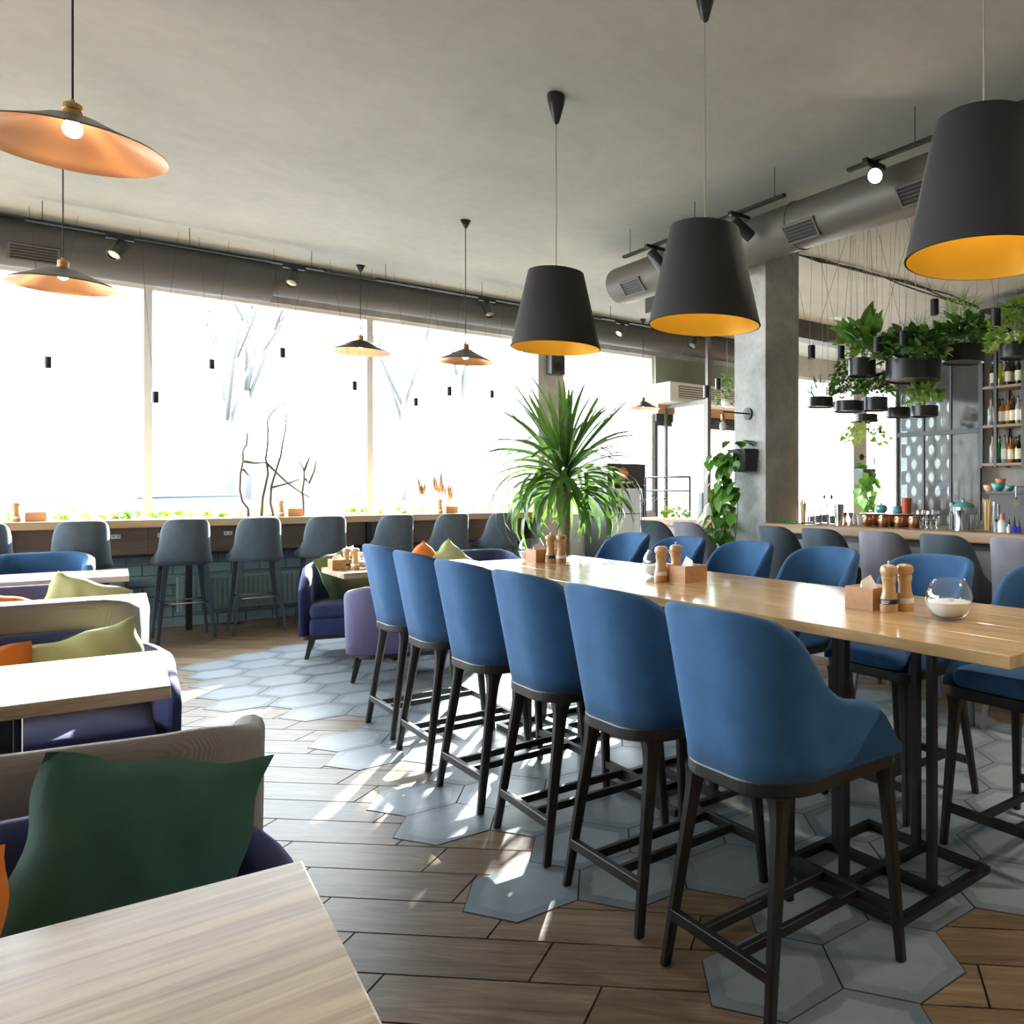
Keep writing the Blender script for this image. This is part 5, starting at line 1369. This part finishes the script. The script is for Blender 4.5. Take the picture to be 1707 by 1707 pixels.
for k in range(12):
    x = .09 + k * .028
    tx.box(x, x + .008, -.003, -.0005, FH - .275, FH - .245); tx.box(x + .008, x + .021, -.003, -.0005, FH - .252 - .01 * rd.randint(0, 2), FH - .246 - .01 * rd.randint(0, 1))
o = tx.build('lettering', 'paper', f); o['kind'] = 'stuff'
for k in range(3): MB().box(.04, .58, .005, .026, .42 + k * .32, .435 + k * .32).build('shelf', 'steel', f)
# coat rack with hangers
p0, p1_ = at_D(1076, 796, 10.1), at_D(1150, 797, 9.6)
c = thing('coat_rack', 'thin black coat rack with wire hangers behind the side counter', 'coat rack', (p0.x, p0.y, 0))
dv = Vector((p1_.x - p0.x, p1_.y - p0.y, 0)); hz = p0.z
MB().tube([(0, 0, hz), dv + Vector((0, 0, hz))], .012, 8).build('rail', 'black_metal', c, smooth=True)
MB().tube([(0, 0, hz - .17), dv + Vector((0, 0, hz - .17))], .010, 8).build('rail', 'black_metal', c, smooth=True)
nv = Vector((-dv.y, dv.x, 0)).normalized() * .2
for b_ in (Vector((0, 0, 0)), dv):
    MB().tube([b_ + Vector((0, 0, .02)), b_ + Vector((0, 0, hz))], .012, 8).build('post', 'black_metal', c, smooth=True)
    MB().tube([b_ - nv + Vector((0, 0, .02)), b_ + nv + Vector((0, 0, .02))], .012, 8).build('foot', 'black_metal', c, smooth=True)
for k in range(7):
    q = Vector((p0.x, p0.y, hz - .17)) + dv * (.12 + .11 * k)
    hm_ = MB(); n_ = nv.normalized() * .2
    hm_.tube([(0, 0, .0), (.0, 0, -.05)], .003, 6); hm_.tube([n_ + Vector((0, 0, -.13)), Vector((0, 0, -.05)), -n_ + Vector((0, 0, -.13))], .004, 6)
    o = hm_.build('coat_hanger', 'black_metal', loc=q, rz=random.Random(k).uniform(-.5, .5)); tag(o, 'thin black coat hanger on the rack behind the side counter', 'hanger', 'coat hangers')
# ---------------------------------------------------------------- entrance
GX = 7.26
wv = struct(MB().box(7.10, 9.0, WY1, WY1 + .2, 2.72, HEAD).build('wall_entrance', 'green_wall'))
MB().box(7.10, 9.0, WY1 - .06, WY1, 2.58, 2.72).build('wood_beam', 'oak_counter', wv)
MB().box(7.10, 9.0, WY1 - .02, WY1 + .1, 2.46, 2.58).build('dark_band', 'slate_board', wv)
dr = struct(MB().box(7.10, 7.16, WY1 + .02, WY1 + .12, 0, 2.46).box(8.94, 9.0, WY1 + .02, WY1 + .12, 0, 2.46).box(8.02, 8.08, WY1 + .02, WY1 + .12, 0, 2.46).box(7.16, 8.94, WY1 + .02, WY1 + .12, 2.40, 2.46).build('door_1', 'duct_dark'))
for a, b_ in ((7.16, 8.02), (8.08, 8.94)): MB().box(a, b_, WY1 + .065, WY1 + .075, .05, 2.40).build('pane', 'pane', dr)
vs_ = thing('glass_partition', 'framed glass partition with a tall steel post beside the entrance', 'partition', (GX, 9.0, 0))
fr = MB().box(-.02, .02, .0, .05, 0, 2.72).box(-.02, .02, .98, 1.03, 0, 2.72).box(-.02, .02, .05, .98, 2.66, 2.72).box(-.02, .02, .05, .98, 0, .06).build('frame', 'duct_metal', vs_)
MB().box(-.004, .004, .05, .98, .06, 2.66).build('pane', 'pane', fr)
MB().box(-.03, .03, -.06, -.002, 0, CEIL - .001).build('post', 'duct_metal', vs_)
ac = thing('air_conditioner', 'long white air curtain unit with two louvred panels above the entrance', 'air conditioner', (7.0, 9.55, 2.72))
MB().box(0, 2.1, .0, .46, 0, .30).build('casing', 'white_paint', ac, bevel=.02)
for x in (.16, 1.05):
    MB().box(x, x + .82, -.004, .001, .06, .25).build('grille', 'far_wall', ac)
    for k in range(5): MB().box(x, x + .82, -.012, -.004, .07 + k * .036, .082 + k * .036).build('slat', 'white_paint', ac)
mb = MB(); cluster(mb, (0, 0, .1), 90, (.14, .14, .30), .06, BL, random.Random(4), .0)
q = at_D(1212, 678, 9.5); s = thing('hanging_vine', 'small vine trailing from a shelf near the entrance beam', 'plant', q)
o = mb.build('foliage', 'pothos_leaf', s, smooth=True); o['kind'] = 'stuff'
MB().lathe([(.001, 0), (.06, 0), (.075, .09), (.001, .09)], 16, Matrix.Translation((0, 0, .0))).build('pot', 'white_plastic', s, smooth=True)
MB().tube([(0, 0, .05), (0, 0, CEIL - q.z)], .002, 5).build('wire', 'cable_grey', s)
# ---------------------------------------------------------------- smoked screen behind the bar
yA, yB = at_X(1496, 700, 8.8).y, at_X(1637, 700, 8.8).y + .03
zr = at_X(1560, 722, 8.8).z
sc_ = thing('glass_screen', 'tall smoked glass screen with black frame beside the bottle shelf', 'screen', (8.8, yB, 0))
W_ = yA - yB
for y in (.0, W_ * .33, W_ * .66, W_): MB().box(-.02, .02, y - .015, y + .015, 0, 3.45).build('post', 'slate_board', sc_)
MB().box(-.025, .025, .0, W_, zr - .03, zr + .03).build('rail', 'slate_board', sc_); MB().box(-.02, .02, .0, W_, 3.40, 3.45).build('rail', 'slate_board', sc_)
for k in range(3):
    for z0, z1_ in ((.02, zr - .03), (zr + .03, 3.40)): MB().box(-.004, .004, W_ * .33 * k + .016, W_ * .33 * (k + 1) - .016, z0, z1_).build('pane', 'smoked_glass', sc_)
# breeze block lattice behind the screen
lt = thing('lattice_partition', 'dark partition of stacked blocks with oval holes behind the smoked screen', 'partition', (10.2, 0, 0))
def lattice_block():
    m = MB(); n = 16; w, h, t_ = .11, .105, .03
    sq = []
    for k in range(n):
        a = 2 * pi * k / n; c_, s2 = cos(a), sin(a); q = 1 / max(abs(c_), abs(s2)); sq.append((c_ * q * w, s2 * q * h))
    ov = [(.072 * cos(2 * pi * k / n), .088 * sin(2 * pi * k / n)) for k in range(n)]
    vs = [(-t_, y, z) for y, z in sq] + [(-t_, y, z) for y, z in ov] + [(t_, y, z) for y, z in ov] + [(t_, y, z) for y, z in sq]
    fs = []
    for k in range(n):
        j = (k + 1) % n; fs += [(k, j, n + j, n + k), (n + k, n + j, 2 * n + j, 2 * n + k), (2 * n + k, 2 * n + j, 3 * n + j, 3 * n + k), (3 * n + k, 3 * n + j, j, k)]
    m.add(vs, fs); return m.mesh('block', 'slate_board', False)
lb = lattice_block()
for r in range(16):
    for k in range(13):
        y = 5.5 + k * .22 + (.11 if r % 2 else 0)
        if y > 7.6: continue
        link('block', lb, lt, (0, y, .11 + r * .212))
# ---------------------------------------------------------------- outside
struct(MB().box(-60, 90, WY1 + .31, 120, -.4, -.15).box(-60, WX0 - .21, -60, WY1 + .31, -.4, -.15).build('ground', 'asphalt'))
def bare_tree(lab, u, Y, H, seed, lean=0):
    b0 = at_Y(u, 860, Y); rd = random.Random(seed)
    s = thing('bare_tree', lab, 'tree', (b0.x, Y, -.15), group='bare trees outside')
    tp = Vector((lean, 0, H * .42)); k_ = H / 9
    MB().tube([(0, 0, 0), tp * .5 + Vector((.05, 0, 0)), tp], [.10 * k_, .08 * k_, .065 * k_], 10).build('trunk', 'bark_pale', s, smooth=True)
    br = MB()
    def grow(p, d, L, r, dep):
        q = p + d * L * .5 + Vector((rd.uniform(-.05, .05), rd.uniform(-.05, .05), 0)) * L; e = p + d * L
        br.tube([p, q, e], [r, r * .8, r * .55], 6)
        if dep:
            for _ in range(3 if dep > 1 else 2):
                nd = (d + Vector((rd.uniform(-.7, .7), rd.uniform(-.7, .7), rd.uniform(.0, .5)))).normalized()
                grow(p + d * L * rd.uniform(.5, 1), nd, L * rd.uniform(.5, .75), r * .55, dep - 1)
    for a in range(3):
        d = Vector((rd.uniform(-.45, .45), rd.uniform(-.4, .4), 1)).normalized(); grow(tp * rd.uniform(.8, 1), d, H * .33, .042 * k_, 3)
    br.build('branches', 'bark_pale', s, smooth=True)
bare_tree('bare pale tree outside behind the bowed branch', 378, 17.0, 7.5, 2)
bare_tree('bare forked tree outside between the bare branches', 410, 19.0, 8.5, 5)
bare_tree('bare tree outside behind the dried grasses', 672, 20.0, 9, 8)
bare_tree('bare tree outside near the pilaster', 765, 24.0, 12, 13)
def car(lab, u, Y, mat, rz):
    a = at_Y(u, 850, Y)
    s = thing('parked_car', lab, 'car', (a.x, Y, -.15), rz, group='cars parked outside')
    def sect(prof, w): return [[(x, -w, z) for x, z in prof], [(x, w, z) for x, z in prof]]
    body = [(-2.1, .35), (-2.1, .75), (-1.9, .92), (1.0, .95), (1.95, .80), (2.1, .60), (2.1, .32)]
    cab = [(-1.75, .93), (-1.15, 1.42), (.25, 1.45), (1.05, .95)]
    MB().rings(sect(body, .86)).build('body', mat, s, bevel=.08, seg=3)
    MB().rings(sect(cab, .70)).build('cabin', 'car_glass', s, bevel=.05)
    MB().rings(sect([(-1.15, 1.43), (-1.0, 1.48), (.15, 1.49), (.28, 1.45)], .66)).build('roof', mat, s, bevel=.02)
    for x in (-1.3, 1.3):
        for y in (-.82, .82): MB().lathe([(.001, -.09), (.31, -.09), (.33, -.06), (.33, .06), (.31, .09), (.001, .09)], 24, Matrix.Translation((x, y, .33)) @ Matrix.Rotation(pi / 2, 4, 'X')).build('wheel', 'rubber', s, auto=40)
car('pale blue car parked outside behind the bare branches', 352, 15.8, 'car_blue', R(8))
car('white car parked outside between the windows', 560, 19.5, 'car_white', R(170))
car('white car parked outside beside the pilaster', 800, 23.5, 'car_white', R(5))
a = at_Y(160, 800, 44)
bl = thing('distant_building', 'pale distant building beyond the car park', 'building', (a.x, 46, -.15))
MB().box(-12, 12, 0, 8, 0, 3.2).build('walls', 'far_wall', bl)
MB().box(-12, 12, 0, 8, 3.2, 3.35).build('roof', 'white_paint', bl)
for k in range(8): MB().box(-10.6 + k * 2.8, -9.2 + k * 2.8, -.05, 0, 1.2, 2.4).build('window', 'car_glass', bl)
pl = at_Y(812, 850, 22)
s = thing('steel_mast', 'white braced steel mast outside near the pilaster', 'mast', (pl.x, 22, -.15))
for x in (-.0, 1.1): MB().tube([(x, 0, 0), (x, 0, 5.2)], .07, 8).build('upright', 'white_paint', s, smooth=True)
for k in range(3): MB().tube([(0, 0, .6 + k * 1.5), (1.1, 0, 2.1 + k * 1.5)], .04, 6).build('brace', 'white_paint', s, smooth=True)
